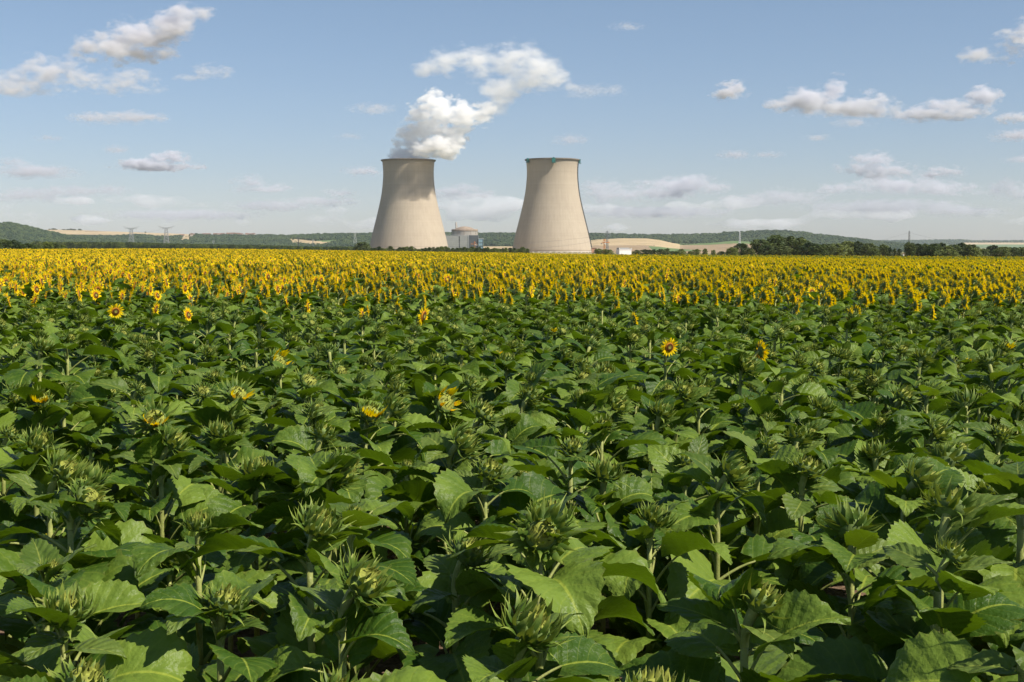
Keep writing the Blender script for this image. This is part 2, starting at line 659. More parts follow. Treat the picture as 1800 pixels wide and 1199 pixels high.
# ------------------------------------------------------------------ geometry-nodes scatter (stuff only)
def scatter(name, pts, variants, label, cat):
    """pts: list of (x,y,z, rz, scale, idx); variants: list of meshes."""
    me = bpy.data.meshes.new(name)
    me.from_pydata([p[:3] for p in pts], [], [])
    a = me.attributes.new('rz', 'FLOAT', 'POINT'); a.data.foreach_set('value', [p[3] for p in pts])
    a = me.attributes.new('sc', 'FLOAT', 'POINT'); a.data.foreach_set('value', [p[4] for p in pts])
    a = me.attributes.new('vi', 'INT', 'POINT'); a.data.foreach_set('value', [p[5] for p in pts])
    o = link(name, me)
    ng = bpy.data.node_groups.new(name + '_nodes', 'GeometryNodeTree')
    ng.interface.new_socket('Geometry', in_out='INPUT', socket_type='NodeSocketGeometry')
    ng.interface.new_socket('Geometry', in_out='OUTPUT', socket_type='NodeSocketGeometry')
    N, L = ng.nodes, ng.links
    gi, go = N.new('NodeGroupInput'), N.new('NodeGroupOutput')
    g2i = N.new('GeometryNodeGeometryToInstance')
    srcs = []
    for k, vm in enumerate(variants):
        so = bpy.data.objects.new(name + '_kind', vm)
        oi = N.new('GeometryNodeObjectInfo')
        oi.inputs['Object'].default_value = so
        srcs.append(oi)
    for oi in reversed(srcs):
        L.new(oi.outputs['Geometry'], g2i.inputs[0])
    iop = N.new('GeometryNodeInstanceOnPoints')
    L.new(gi.outputs[0], iop.inputs['Points'])
    L.new(g2i.outputs[0], iop.inputs['Instance'])
    iop.inputs['Pick Instance'].default_value = True

    def attr(nm, typ):
        nd = N.new('GeometryNodeInputNamedAttribute')
        nd.data_type = typ
        nd.inputs[0].default_value = nm
        return nd.outputs[0]
    L.new(attr('vi', 'INT'), iop.inputs['Instance Index'])
    cx = N.new('ShaderNodeCombineXYZ')
    L.new(attr('rz', 'FLOAT'), cx.inputs[2])
    L.new(cx.outputs[0], iop.inputs['Rotation'])
    L.new(attr('sc', 'FLOAT'), iop.inputs['Scale'])
    L.new(iop.outputs[0], go.inputs[0])
    md = o.modifiers.new('scatter', 'NODES')
    md.node_group = ng
    return tag(o, label, cat, kind='stuff')


# ------------------------------------------------------------------ trees
def rand_unit(r):
    z = r.uniform(-1, 1)
    a = r.uniform(0, 2 * PI)
    q = math.sqrt(1 - z * z)
    return Vector((q * math.cos(a), q * math.sin(a), z))


def make_tree(seed, shape='round', nclump=22, per=70, leaf=0.5):
    """unit: about 10 m tall, 9 m wide; returns (crown MB, trunk MB)"""
    r = random.Random(seed)
    crown, trunk = MB(), MB()
    tubes = []
    if shape == 'round':
        hh, z0, rad = 10.0, 0.5, 4.6
    elif shape == 'tall':
        hh, z0, rad = 10.0, 0.3, 2.2
    else:
        hh, z0, rad = 10.0, 0.0, 5.2
    trunk.tube([(0, 0, -0.3), (r.uniform(-.2, .2), r.uniform(-.2, .2), hh * .4), (r.uniform(-.5, .5), r.uniform(-.5, .5), hh * .8)],
               [0.35, 0.24, 0.06], 7)
    for k in range(nclump):
        t = (k + r.random()) / nclump
        z = z0 + t * (hh - z0) * 0.93
        if shape == 'tall':
            w = rad * (1 - t) ** 0.6 * (0.55 + 0.45 * min(1, t * 6))
        elif shape == 'round':
            w = rad * math.sqrt(max(0.05, 1 - ((t - 0.42) / 0.6) ** 2))
        else:
            w = rad * math.sqrt(max(0.05, 1 - t ** 2 * .95))
        a = k * 2.4 + r.uniform(-.6, .6)
        d = w * r.uniform(0.35, 0.8)
        c = Vector((d * math.cos(a), d * math.sin(a), z))
        cr = w * r.uniform(0.34, 0.6) if shape != 'tall' else w * 0.6 + 0.3
        trunk.tube([(0, 0, max(0.6, z - 1.6)), tuple(c * 0.5 + Vector((0, 0, z * .5 - .3))), tuple(c)], [0.11, 0.07, 0.02], 5)
        for _ in range(per):
            n = rand_unit(r)
            if n.z < -0.35 and r.random() < 0.6: n.z = -n.z
            p = c + Vector((n.x, n.y, n.z * 0.8)) * cr * r.uniform(0.62, 1.08)
            nn = (n + rand_unit(r) * 0.75).normalized()
            t1 = nn.orthogonal().normalized()
            t1.rotate(Matrix.Rotation(r.uniform(0, 2 * PI), 3, nn))
            t2 = nn.cross(t1)
            s = leaf * r.uniform(0.55, 1.25)
            q = [p - t1 * s, p - t2 * s * .55 + nn * s * .15, p + t1 * s, p + t2 * s * .55 - nn * s * .1]
            crown.add(q, [(0, 1, 2, 3)])
    return crown, trunk


ROUND = [make_tree(100 + k, 'round', 24, 110, 0.42) for k in range(5)]
TALL = [make_tree(200 + k, 'tall', 18, 60, 0.36) for k in range(3)]
BUSH = [make_tree(300 + k, 'bush', 20, 90, 0.5) for k in range(3)]


def tree_meshes(protos, nm, fm):
    return [(c.mesh(nm + '_crown', [fm]), t.mesh(nm + '_trunk', [M['bark']])) for c, t in protos]


TM = {('round', 'green'): tree_meshes(ROUND, 'round_tree', M['tree_green']),
      ('round', 'dark'): tree_meshes(ROUND, 'round_tree', M['tree_dark']),
      ('round', 'olive'): tree_meshes(ROUND, 'round_tree', M['tree_olive']),
      ('tall', 'green'): tree_meshes(TALL, 'tall_tree', M['tree_green']),
      ('tall', 'dark'): tree_meshes(TALL, 'tall_tree', M['tree_dark']),
      ('bush', 'green'): tree_meshes(BUSH, 'bush', M['tree_green']),
      ('bush', 'dark'): tree_meshes(BUSH, 'bush', M['tree_dark']),
      ('bush', 'olive'): tree_meshes(BUSH, 'bush', M['tree_olive'])}


def plant_tree(name, px, ptop, wpx, Y, shape, tone, label, cat, group):
    top = at(px, ptop, Y)
    zb = zg(top.x, Y)
    hgt = max(1.5, top.z - zb)
    wid = wpx * Y / FPX
    r = random.Random(int(px * 7 + Y))
    base_w = {'round': 9.6, 'tall': 4.4, 'bush': 10.4}[shape]
    cm, tm = r.choice(TM[(shape, tone)])
    e = empty(name, (top.x, Y, zb), r.uniform(0, 6.28))
    sc = (wid / base_w, wid / base_w, hgt / 10.2)
    e.scale = sc
    tag(e, label, cat, group)
    link('crown', cm, e)
    link('trunk', tm, e)
    return e


right_trees = [
    (1288, 434, 26, 560, 'round', 'green'), (1303, 427, 34, 575, 'round', 'dark'), (1318, 436, 24, 540, 'bush', 'olive'),
    (1336, 419.5, 46, 585, 'round', 'green'), (1364, 411.5, 54, 600, 'round', 'green'), (1350, 430, 40, 560, 'bush', 'dark'),
    (1388, 414, 48, 600, 'round', 'dark'), (1406, 416, 44, 590, 'round', 'green'), (1378, 432, 44, 555, 'bush', 'dark'),
    (1424, 425, 40, 580, 'round', 'dark'), (1438, 428, 36, 570, 'round', 'green'), (1454, 428, 36, 575, 'round', 'dark'),
    (1470, 427, 36, 580, 'round', 'green'), (1490, 423, 38, 590, 'round', 'green'), (1509, 423.5, 34, 590, 'round', 'dark'),
    (1528, 427, 34, 580, 'round', 'dark'), (1537, 435, 26, 560, 'bush', 'green'), (1553, 429, 26, 575, 'round', 'green'),
    (1565, 433, 12, 570, 'tall', 'dark'), (1573, 435, 11, 572, 'tall', 'dark'), (1581, 436, 12, 570, 'tall', 'dark'),
    (1599, 425, 26, 560, 'round', 'dark'), (1614, 427.5, 32, 565, 'round', 'dark'), (1628, 427.5, 28, 570, 'round', 'green'),
    (1642, 427, 26, 560, 'round', 'green'), (1654, 426, 34, 565, 'round', 'dark'), (1666, 432, 40, 548, 'bush', 'green'),
    (1676, 429, 30, 570, 'round', 'dark'), (1692, 425.5, 32, 575, 'round', 'dark'), (1708, 429, 32, 565, 'round', 'olive'),
    (1716, 434, 28, 555, 'bush', 'green'), (1730, 436, 26, 560, 'bush', 'dark'), (1746, 430, 30, 575, 'round', 'dark'),
    (1764, 433, 32, 565, 'round', 'green'), (1780, 434, 30, 570, 'round', 'dark'), (1796, 433.5, 34, 575, 'round', 'green'),
]
right_trees.sort()
names_tone = {'green': 'mid green', 'dark': 'dark green', 'olive': 'yellowish green'}
names_shape = {'round': 'broad round-crowned tree', 'tall': 'narrow pointed tree', 'bush': 'low spreading tree'}
for i, (px, pt, w, Y, sh, tn) in enumerate(right_trees):
    plant_tree('tree', px, pt, w, Y, sh, tn,
               f'{names_tone[tn]} {names_shape[sh]}, {ORD[i]} from the left in the treeline right of the towers', 'tree',
               'trees along the far right edge of the field')
left_trees = [(-14, 421, 40, 430, 'round', 'dark'), (4, 419.5, 34, 440, 'round', 'dark'), (22, 421, 36, 450, 'round', 'dark'),
              (37, 428, 26, 440, 'bush', 'green'), (50, 427, 30, 445, 'round', 'green'), (66, 430.5, 26, 440, 'bush', 'green'),
              (83, 424, 26, 450, 'round', 'green'), (95, 425.5, 24, 455, 'round', 'dark'), (110, 430, 24, 470, 'bush', 'green')]
for i, (px, pt, w, Y, sh, tn) in enumerate(left_trees):
    plant_tree('tree', px, pt, w, Y, sh, tn,
               f'{names_tone[tn]} {names_shape[sh]}, {ORD[i]} from the left below the wooded hill', 'tree',
               'trees at the far left end of the field')
plant_tree('round_bush', 636, 424.5, 36, 820, 'bush', 'dark', 'big dark rounded bush beside the foot of the steaming tower', 'bush', None)
shr = random.Random(5)
sh_list = []
px = 652.0
while px < 932:
    sh_list.append((px, shr.uniform(431.5, 437.5), shr.uniform(12, 22), shr.uniform(720, 860), 'tall' if shr.random() < .6 else 'bush',
                    shr.choice(['green', 'green', 'dark'])))
    px += shr.uniform(5.0, 8.0)
for i, (px, pt, w, Y, sh, tn) in enumerate(sh_list):
    plant_tree('shrub', px, pt, w, Y, sh, tn,
               f'{names_tone[tn]} {"pointed" if sh == "tall" else "bushy"} shrub, {ORD[i]} from the left in the hedge before the towers',
               'shrub', 'shrubs in front of the cooling towers')
px = 1052.0
sh2 = []
while px < 1290:
    if not (1080 < px < 1118):
        sh2.append((px, shr.uniform(435.5, 441.5), shr.uniform(12, 32), shr.uniform(640, 800), 'bush' if shr.random() < .7 else 'tall',
                    shr.choice(['green', 'dark', 'green'])))
    px += shr.uniform(9, 16)
for i, (px, pt, w, Y, sh, tn) in enumerate(sh2):
    plant_tree('shrub', px, pt, w, Y, sh, tn,
               f'{names_tone[tn]} {"pointed" if sh == "tall" else "bushy"} shrub, {ORD[i]} from the left between white building and big trees',
               'shrub', 'shrubs right of the cooling towers')


# ------------------------------------------------------------------ hills
class Hill:
    def __init__(self, name, tab, Dr, Df, cover, label, n=240, m=26, back=0.7, rough=0.5, pw=1.0):
        self.tab, self.Dr, self.Df, self.pw = tab, Dr, Df, pw
        self.rough, self.seed = rough, len(name) * 3.1
        p0, p1 = tab[0][0], tab[-1][0]
        self.p0, self.p1 = p0, p1
        b = MB()
        vs, cov = [], []
        rows = [i / m for i in range(m + 1)] + [1 + back * .3, 1 + back * .65, 1 + back]
        for t in rows:
            for i in range(n + 1):
                vs.append(self.pos(p0 + (p1 - p0) * i / n, t, back))
        fs, ms = [], []
        for j in range(len(rows) - 1):
            for i in range(n):
                f = (j * (n + 1) + i, j * (n + 1) + i + 1, (j + 1) * (n + 1) + i + 1, (j + 1) * (n + 1) + i)
                fs.append(f)
                c = (Vector(vs[f[0]]) + Vector(vs[f[2]])) / 2
                q = proj(c)
                ms.append(cover(q[0], q[1], (rows[j] + rows[j + 1]) / 2))
        b.add(vs, fs, ms)
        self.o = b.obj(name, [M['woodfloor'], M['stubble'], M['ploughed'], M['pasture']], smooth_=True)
        self.cover = cover
        tag(self.o, label, 'hill', kind='structure')

    def pos(self, px, t, back=0.7):
        pr = lerp_table(self.tab, px) + self.rough * noise.noise(Vector((px * .05, self.seed, 0)))
        rp = at(px, pr, self.Dr)
        fx = (px - W / 2) / FPX
        if t <= 1:
            Y = self.Df + t * (self.Dr - self.Df)
            x = fx * Y
            zf = zg(fx * self.Df, self.Df) - 2
            # straight sight-line slope gives an even spread of the face in view
            k = t ** self.pw
            z = zf + (rp.z - zf) * (k * 0.85 + 0.15 * math.sin(k * PI / 2))
            z += 4.0 * noise.noise(Vector((x * .004, Y * .004, self.seed))) * t * (1 - t) * 2
        else:
            Y = self.Dr + (t - 1) * (self.Dr - self.Df)
            x = fx * Y
            zf = zg(x, Y) - 3
            k = (t - 1) / back
            z = rp.z + (zf - rp.z) * k * k * (3 - 2 * k)
        return (x, Y, z)


def blob(seed):
    import bmesh
    bm = bmesh.new()
    bmesh.ops.create_icosphere(bm, subdivisions=3, radius=1)
    for v in bm.verts:
        n = v.co.copy()
        k = 1 + .34 * noise.noise(n * 1.7 + Vector((seed * 9.1, 0, 0))) + .3 * noise.noise(n * 4.3 + Vector((0, seed * 5.3, 0)))
        v.co = n * k
        v.co.z = max(-0.55, v.co.z) * 0.95 + 0.4
    me = bpy.data.meshes.new('canopy_clump')
    bm.to_mesh(me)
    bm.free()
    me.materials.append(M['forest'])
    return me


BLOBS = [blob(k) for k in range(6)]


def forest(name, hill, count, mask, sizes, label, seed=1, tmax=1.06):
    r = random.Random(seed)
    pts = []
    tries = 0
    while len(pts) < count and tries < count * 12:
        tries += 1
        px = r.uniform(hill.p0, hill.p1)
        t = r.uniform(0.02, tmax)
        p = hill.pos(px, t)
        q = proj(p)
        if not mask(q[0], q[1], t): continue
        pts.append((p[0], p[1], p[2] - 1.0, r.uniform(0, 6.28), r.uniform(*sizes), r.randrange(len(BLOBS))))
    return scatter(name, pts, BLOBS, label, 'forest')


def inpoly(poly):
    def f(x, y):
        c = False
        j = len(poly) - 1
        for i in range(len(poly)):
            xi, yi = poly[i]; xj, yj = poly[j]
            if (yi > y) != (yj > y) and x < (xj - xi) * (y - yi) / (yj - yi) + xi: c = not c
            j = i
        return c
    return f


# A: wooded hill at the left
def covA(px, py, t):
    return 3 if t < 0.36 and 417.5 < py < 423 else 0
hA = Hill('wooded_hill', [(-260, 391), (-100, 393), (0, 396.5), (22, 396.5), (45, 401), (60, 405), (80, 410), (100, 414), (115, 417.5), (140, 421), (200, 425)],
          4300, 3500, covA, 'dark wooded hill sloping down at the far left of the skyline')
forest('hillside_forest', hA, 4200, lambda x, y, t: covA(x, y, t) == 0, (6, 11), 'dense dark forest covering the hill at the far left', 3)


# B: pale stubble hill behind
def covB(px, py, t):
    if t > 0.97: return 1
    if py < lerp_table([(60, 412), (180, 413), (260, 414.5), (400, 417)], px): return 1 if not (150 < px < 190 and py < 407.6) else 2
    return 0
hB = Hill('stubble_hill', [(0, 405), (85, 404), (100, 403.5), (150, 405), (200, 407), (260, 409), (320, 411), (345, 412.5), (400, 414), (480, 417)],
          7000, 5000, covB, 'pale stubble hill on the skyline behind the left pylons', rough=0.2)

# C: village ridge
tan1 = inpoly([(270, 420), (283, 419.5), (284, 425), (262, 425.5)])
tan2 = inpoly([(318, 415.5), (345, 415.5), (332, 424.5), (300, 427), (318, 421)])
tan3 = inpoly([(285, 424), (300, 423), (300, 429), (282, 428)])
def covC(px, py, t):
    if tan1(px, py) or tan2(px, py) or tan3(px, py): return 1
    if 440 < px < 515 and 427.5 < py < 431.5: return 3
    return 0
hC = Hill('village_ridge', [(90, 422), (130, 418.5), (190, 417.5), (225, 417), (245, 415.5), (265, 417.5), (300, 419), (330, 416), (345, 415), (400, 415),
                            (450, 415.5), (500, 417), (520, 418), (560, 421), (600, 423), (660, 426)], 5600, 4200, covC,
          'low wooded ridge carrying a village left of the towers')
forest('ridge_forest', hC, 5200, lambda x, y, t: covC(x, y, t) == 0 and not (355 < x < 450 and t > 0.9), (5.5, 11), 'mixed woodland on the ridge below the village', 4)

# D: central ridge
t4 = inpoly([(505, 419.5), (525, 420.5), (560, 424), (584, 426), (580, 431), (560, 433), (512, 430)])
t5 = inpoly([(556, 423), (597, 421.5), (596, 424.5), (584, 426), (560, 424.2)])
def covD(px, py, t):
    if t < 0.98 and t4(px, py): return 1
    if t < 0.98 and t5(px, py): return 3
    if 845 < px < 905 and py > 433: return 1
    if px > 1120 and 427.5 < py < 432 and px < 1270: return 3
    return 0
hD = Hill('central_ridge', [(330, 427), (400, 424), (450, 420), (520, 416), (560, 414), (600, 413.5), (650, 413), (780, 412), (840, 412.5), (900, 413), (1000, 414), (1050, 413.2),
                            (1100, 414.5), (1150, 415.5), (1200, 415), (1250, 413.5), (1262, 414.5), (1270, 411.5), (1300, 410.5), (1340, 408), (1360, 407),
                            (1400, 409.5), (1440, 415), (1480, 419), (1520, 424), (1560, 428.5), (1620, 434)], 5200, 4000, covD,
          'long wooded ridge on the skyline behind the cooling towers', n=420)
forest('skyline_forest', hD, 14000, lambda x, y, t: covD(x, y, t) == 0, (5, 9), 'continuous dark forest along the ridge behind the towers', 5)

# E: tan slope right of the towers
g6 = inpoly([(1140, 433), (1160, 434), (1200, 438), (1250, 441), (1150, 443)])
def covE(px, py, t):
    if g6(px, py): return 3
    if px < 1152 and py > 431.5: return 2
    if px > 1195 and py > lerp_table([(1195, 431), (1240, 430.5), (1290, 428), (1330, 429)], px): return 2
    if px > 1195: return 3
    return 1
hE = Hill('stubble_slope', [(1000, 427), (1030, 424), (1050, 421), (1090, 419), (1135, 419), (1160, 422), (1180, 427), (1200, 430.5), (1230, 428), (1260, 426),
                            (1285, 423.5), (1310, 424.5), (1330, 427), (1420, 433)], 3600, 2700, covE,
          'harvested tan fields on the slope right of the cooling towers', rough=0.2)

# F: far bluish ridge at the right
def covF(px, py, t):
    if px > 1690 and 426.5 < py < 430 : return 1
    if px > 1620 and py >= 430: return 3
    return 0
hF = Hill('far_ridge', [(1380, 427), (1480, 426), (1530, 425.5), (1580, 424.5), (1620, 424.5), (1660, 423.5), (1690, 423.5), (1715, 425.5), (1760, 425.2), (1850, 425), (2000, 425)],
          11500, 9500, covF, 'pale blue distant ridge low on the right horizon', rough=0.3)
forest('distant_forest', hF, 3500, lambda x, y, t: covF(x, y, t) == 0, (8, 14), 'hazy forest on the distant ridge at the right', 6)

# near mid-distance wood behind the field at the left
r_ = random.Random(12)
pts = []
VAR_WOOD = []
for k in range(4):
    m_ = MB()
    m_.merge(ROUND[k][0]); m_.merge(ROUND[k][1], None, {0: 1})
    VAR_WOOD.append(m_.mesh('wood_tree', [M['tree_dark' if k % 2 else 'tree_green'], M['bark']]))
for k in range(1500):
    Y = r_.uniform(1350, 2300)
    px = r_.uniform(60, 640)
    x = (px - 900) / FPX * Y
    top = lerp_table([(60, 424), (230, 425), (330, 428), (450, 430), (560, 433), (640, 433)], px)
    hmax = (at(px, top, Y).z - zg(x, Y)) / 10
    if hmax < 0.35: continue
    pts.append((x, Y, zg(x, Y), r_.uniform(0, 6.28), min(1.35, hmax * r_.uniform(0.75, 1.0)), r_.randrange(4)))
scatter('valley_wood', pts, VAR_WOOD, 'dark valley wood between the field and the village ridge', 'wood')

# tree clumps on the stubble hill skyline (each one a thing)
for i, (px, pt, w) in enumerate([(90, 402, 5), (97, 401.2, 9), (101, 403, 7), (115, 402.8, 7), (122, 402.6, 7), (128, 401.6, 9), (134, 402.4, 6), (143, 402, 7), (258, 406.8, 3)]):
    p = hB.pos(px, 0.985)
    top = at(px, pt, p[1])
    cm, tm = TM[('round', 'dark')][i % 5]
    e = empty('tree', (p[0], p[1], p[2] - 1.5), i)
    wid = w * p[1] / FPX
    e.scale = (wid / 9, wid / 9, max(0.6, (top.z - p[2] + 1.5) / 10.2))
    tag(e, f'dark hilltop tree, {ORD[i]} from the left on the pale stubble hill', 'tree', 'trees on the stubble hilltop')
    link('crown', cm, e); link('trunk', tm, e)

# village houses
vr = random.Random(21)
for i, px in enumerate([322, 340, 361, 368, 381, 387, 393, 404, 412, 420, 425, 436, 441, 447]):
    p = hC.pos(px, 0.96 + .03 * vr.random())
    e = empty('house', (p[0], p[1], p[2] + 2.0), vr.uniform(-.5, .5))
    w, d, h, rf = vr.uniform(14, 23), vr.uniform(10, 13), vr.uniform(6, 9), vr.uniform(4, 5.5)
    tag(e, f'small pale house with red-brown roof, {ORD[i]} from the left in the ridge village', 'house', 'village houses on the ridge')
    b = MB(); b.box((0, 0, h / 2 - 2), (w, d, h + 4)); b.obj('wall', M['render'], e)
    b = MB()
    hw, hd = w / 2 + .5, d / 2 + .6
    b.add([(-hw, -hd, h), (hw, -hd, h), (hw, hd, h), (-hw, hd, h), (-hw, 0, h + rf), (hw, 0, h + rf)],
          [(0, 1, 5, 4), (2, 3, 4, 5), (1, 2, 5), (3, 0, 4), (3, 2, 1, 0)])
    b.obj('roof', M['tile'], e)
    b = MB()
    for wx in (-.3, 0, .3):
        b.box((wx * w, -d / 2 - .02, h * .55), (1.4, .12, 1.8))
    b.obj('window', M['dark_metal'], e)

# ------------------------------------------------------------------ cooling towers
TY = 2250.0
ZS = 1.0
PROF = [(282, 45.6), (287, 45.0), (295, 44.3), (303, 44.0), (312, 44.2), (325, 45.2), (341, 47.2), (355, 50.0), (370, 53.4), (390, 58.4), (407, 62.8), (425, 67.0), (436, 69.2), (442, 70.4)]


def cooling_tower(pxc, dy, label):
    cx = (pxc - 900)
    e = empty('cooling_tower', (cx, TY, -12.0))
    tag(e, label, 'cooling tower', 'cooling towers')
    def zof(py): return at(pxc, py + dy, TY).z + 12.0
    prof = []
    for i in range(60):
        py = 282 + (442 - 282) * i / 59
        # smooth catmull-like interpolation by averaging neighbours
        rr = sum(lerp_table(PROF, py + o) for o in (-5, -2.5, 0, 2.5, 5)) / 5
        prof.append((rr, zof(py)))
    outer = prof[::-1]                     # bottom to top
    inner = [(r - 1.0, z) for r, z in prof]
    b = MB()
    b.lathe(outer + inner, 128, 0, closed=True)
    b.obj('shell', [M['concrete']], e, smooth_=True)
    r0, z0 = prof[0]
    b = MB()
    b.lathe([(r0 - 1.0, z0 + .05), (r0 + .6, z0 - 1.6), (r0 + 2.5, z0 - 0.5), (r0 + 2.5, z0 + 1.2), (r0 + 2.2, z0 + 1.2), (r0 + 2.2, z0 + .3), (r0 - .9, z0 + .3)], 128, 0, closed=True)
    b.obj('rim', [M['rim']], e)
    rb, zb = outer[0]
    b = MB()
    b.lathe([(rb - 1.2, zb - 1.2), (rb + .5, zb - 1.2), (rb + .5, zb + .6), (rb - 1.2, zb + .6)], 128, 0, closed=True)
    b.obj('ring_beam', [M['pale_concrete']], e)
    b = MB()
    half = PI / 44
    a0 = (rb + .2) * math.cos(half), (rb + .2) * math.sin(half), zb - 1.0
    a1 = (rb + .2) * math.cos(half), -(rb + .2) * math.sin(half), zb - 1.0
    f0 = (rb + 3.0, 0.5, -1.0)
    f1 = (rb + 3.0, -0.5, -1.0)
    b.bar(f0, a0, 1.2); b.bar(f1, a1, 1.2)
    cmesh = b.mesh('column', [M['pale_concrete']])
    for k in range(44):
        link('column', cmesh, e, rot=(0, 0, 2 * PI * k / 44))
    b = MB()
    b.lathe([(rb + 5, -2), (rb + 5, 0.2), (rb + 4.4, 0.2), (rb + 4.4, -2)], 96, 0, closed=True)
    b.obj('basin_wall', [M['grey_concrete']], e)
    return e, prof


tl, prof_l = cooling_tower(719.3, 0.6, 'tall concrete cooling tower with white steam rising from its mouth')
tr, prof_r = cooling_tower(970.0, -0.4, 'tall idle concrete cooling tower with teal platforms on its rim')
r0, z0 = prof_r[0]
for px_, hh in ((929.5, 5.5), (971, 7.5), (1016, 5.5)):
    s = max(-1, min(1, (px_ - 970) / r0))
    a = math.asin(s)
    b = MB()
    b.box((0, 0, 0), (6.0, 3.2, hh)); b.box((0, -.6, -hh / 2 - 1.0), (7.0, 4.2, .6)); b.box((0, 0, hh / 2 + .4), (2.6, 3.8, 1.0))
    b.obj('work_platform', [M['teal']], tr, loc=((r0 + 2.4) * math.sin(a), -(r0 + 2.4) * math.cos(a), z0 - hh / 2 + 1.0), rot=(0, 0, a))
for ang_, nm, wd, mt in ((R(79), 'ladder', 1.5, M['dark_metal']),):
    b = MB()
    pr = prof_r[::-1]
    for i in range(0, 60):
        rr, zz = pr[i]
        b.box(((rr + 1.1) * math.sin(ang_), -(rr + 1.1) * math.cos(ang_), zz), (1.6, 1.6, 1.9), 0, ang_)
        if i < 59:
            r2, z2 = pr[i + 1]
            b.bar(((rr + 1.1) * math.sin(ang_), -(rr + 1.1) * math.cos(ang_), zz), ((r2 + 1.1) * math.sin(ang_), -(r2 + 1.1) * math.cos(ang_), z2), .7)
    b.obj('ladder', [mt], tr)

# ------------------------------------------------------------------ reactor building etc
RY = 2480.0
k_ = RY / FPX
def zpx(py, Y=RY, px=817): return at(px, py, Y).z
gz = -12.5
e = empty('reactor_building', ((817.2 - 900) * k_, RY, gz))
tag(e, 'round grey reactor containment building with shallow dome and vent stack', 'reactor building')
zz = lambda py: zpx(py) - gz
b = MB(); b.lathe([(22.6 * k_, -2), (22.6 * k_, zz(406))], 64); b.obj('containment_wall', [M['grey_concrete']], e, True)
b = MB(); b.lathe([(22.5 * k_, zz(406.6)), (23.2 * k_, zz(406.2)), (23.2 * k_, zz(404)), (22.6 * k_, zz(403.2)), (16 * k_, zz(402.6)), (15.6 * k_, zz(402.0)), (12 * k_, zz(400.2)), (7 * k_, zz(398.7)), (0.01, zz(398.0))], 64)
b.obj('dome', [M['dome_concrete']], e)
b = MB(); b.tube([(-15.2 * k_, 4, zz(406)), (-15.2 * k_, 4, zz(390.8))], [1.35 * k_, 1.15 * k_], 12); b.tube([(-13 * k_, 4, zz(404)), (-13 * k_, 4, zz(396))], [.5, .4], 8)
b.obj('vent_stack', [M['pale_concrete']], e)
b = MB()
for a in range(0, 360, 30):
    b.box((22.7 * k_ * math.cos(R(a)), 22.7 * k_ * math.sin(R(a)), zz(409.5)), (.5, .9, (zz(406.5) - zz(412.5))), 0, R(a))
b.obj('buttress', [M['dome_concrete']], e)

AY = 2420.0
ka = AY / FPX
e = empty('auxiliary_building', ((812 - 900) * ka, AY, gz))
tag(e, 'boxy grey clad auxiliary building with a dark stripe below the dome', 'building')
def blk(x0, x1, ytop, dep, nm, mat, y0=0.0):
    zt = at(812, ytop, AY).z - gz
    b = MB()
    b.box((((x0 + x1) / 2 - 812) * ka, y0 + dep / 2, zt / 2 - 1), ((x1 - x0) * ka, dep, zt + 2))
    b.obj(nm, [mat], e)
    return zt
z1 = blk(776, 806.8, 414.6, 40, 'main_block', M['grey_clad'])
blk(806.8, 808.4, 415.2, 30, 'dark_stripe', M['dark_metal'], .8)
blk(808.4, 824.2, 414.2, 40, 'east_block', M['grey_clad'])
blk(824.2, 841, 413.6, 34, 'dark_shaded_block', M['dark_shaded_clad'], 1.2)  # dark block whose shaded look is partly in the cladding colour
b = MB()
for q in range(776, 824, 2):
    b.bar(((q - 812) * ka, .3, z1), ((q - 812) * ka, .3, z1 + 1.6), .3)
b.bar(((776 - 812) * ka, .3, z1 + 1.5), ((824 - 812) * ka, .3, z1 + 1.5), .35)
b.obj('railing', [M['pale_steel']], e)
b = MB()
b.box(((823.8 - 812) * ka, -.3, z1 / 2), (.9, .8, z1 + 3)); b.obj('corner_strip', [M['pale_steel']], e)

e = empty('stair_tower', ((845.4 - 900) * ka, AY, gz))
tag(e, 'narrow pale blue glazed stair tower beside the grey auxiliary building', 'stair tower')
zt = at(845, 420, AY).z - gz
b = MB(); b.box((0, 6, zt / 2 - 1), (8.2 * ka, 11, zt + 2)); b.obj('glazing', [M['blue_glass']], e)
b = MB(); b.box((0, 6, zt + .6), (8.8 * ka, 12, 1.2)); b.obj('roof', [M['pale_steel']], e)
b = MB()
for sx in (-4.2, 4.2): b.box((sx * ka, .2, zt / 2), (.7, .9, zt))
for q in (.25, .5, .75): b.box((0, .3, zt * q), (8.2 * ka, .8, .6))
b.obj('frame', [M['steel']], e)

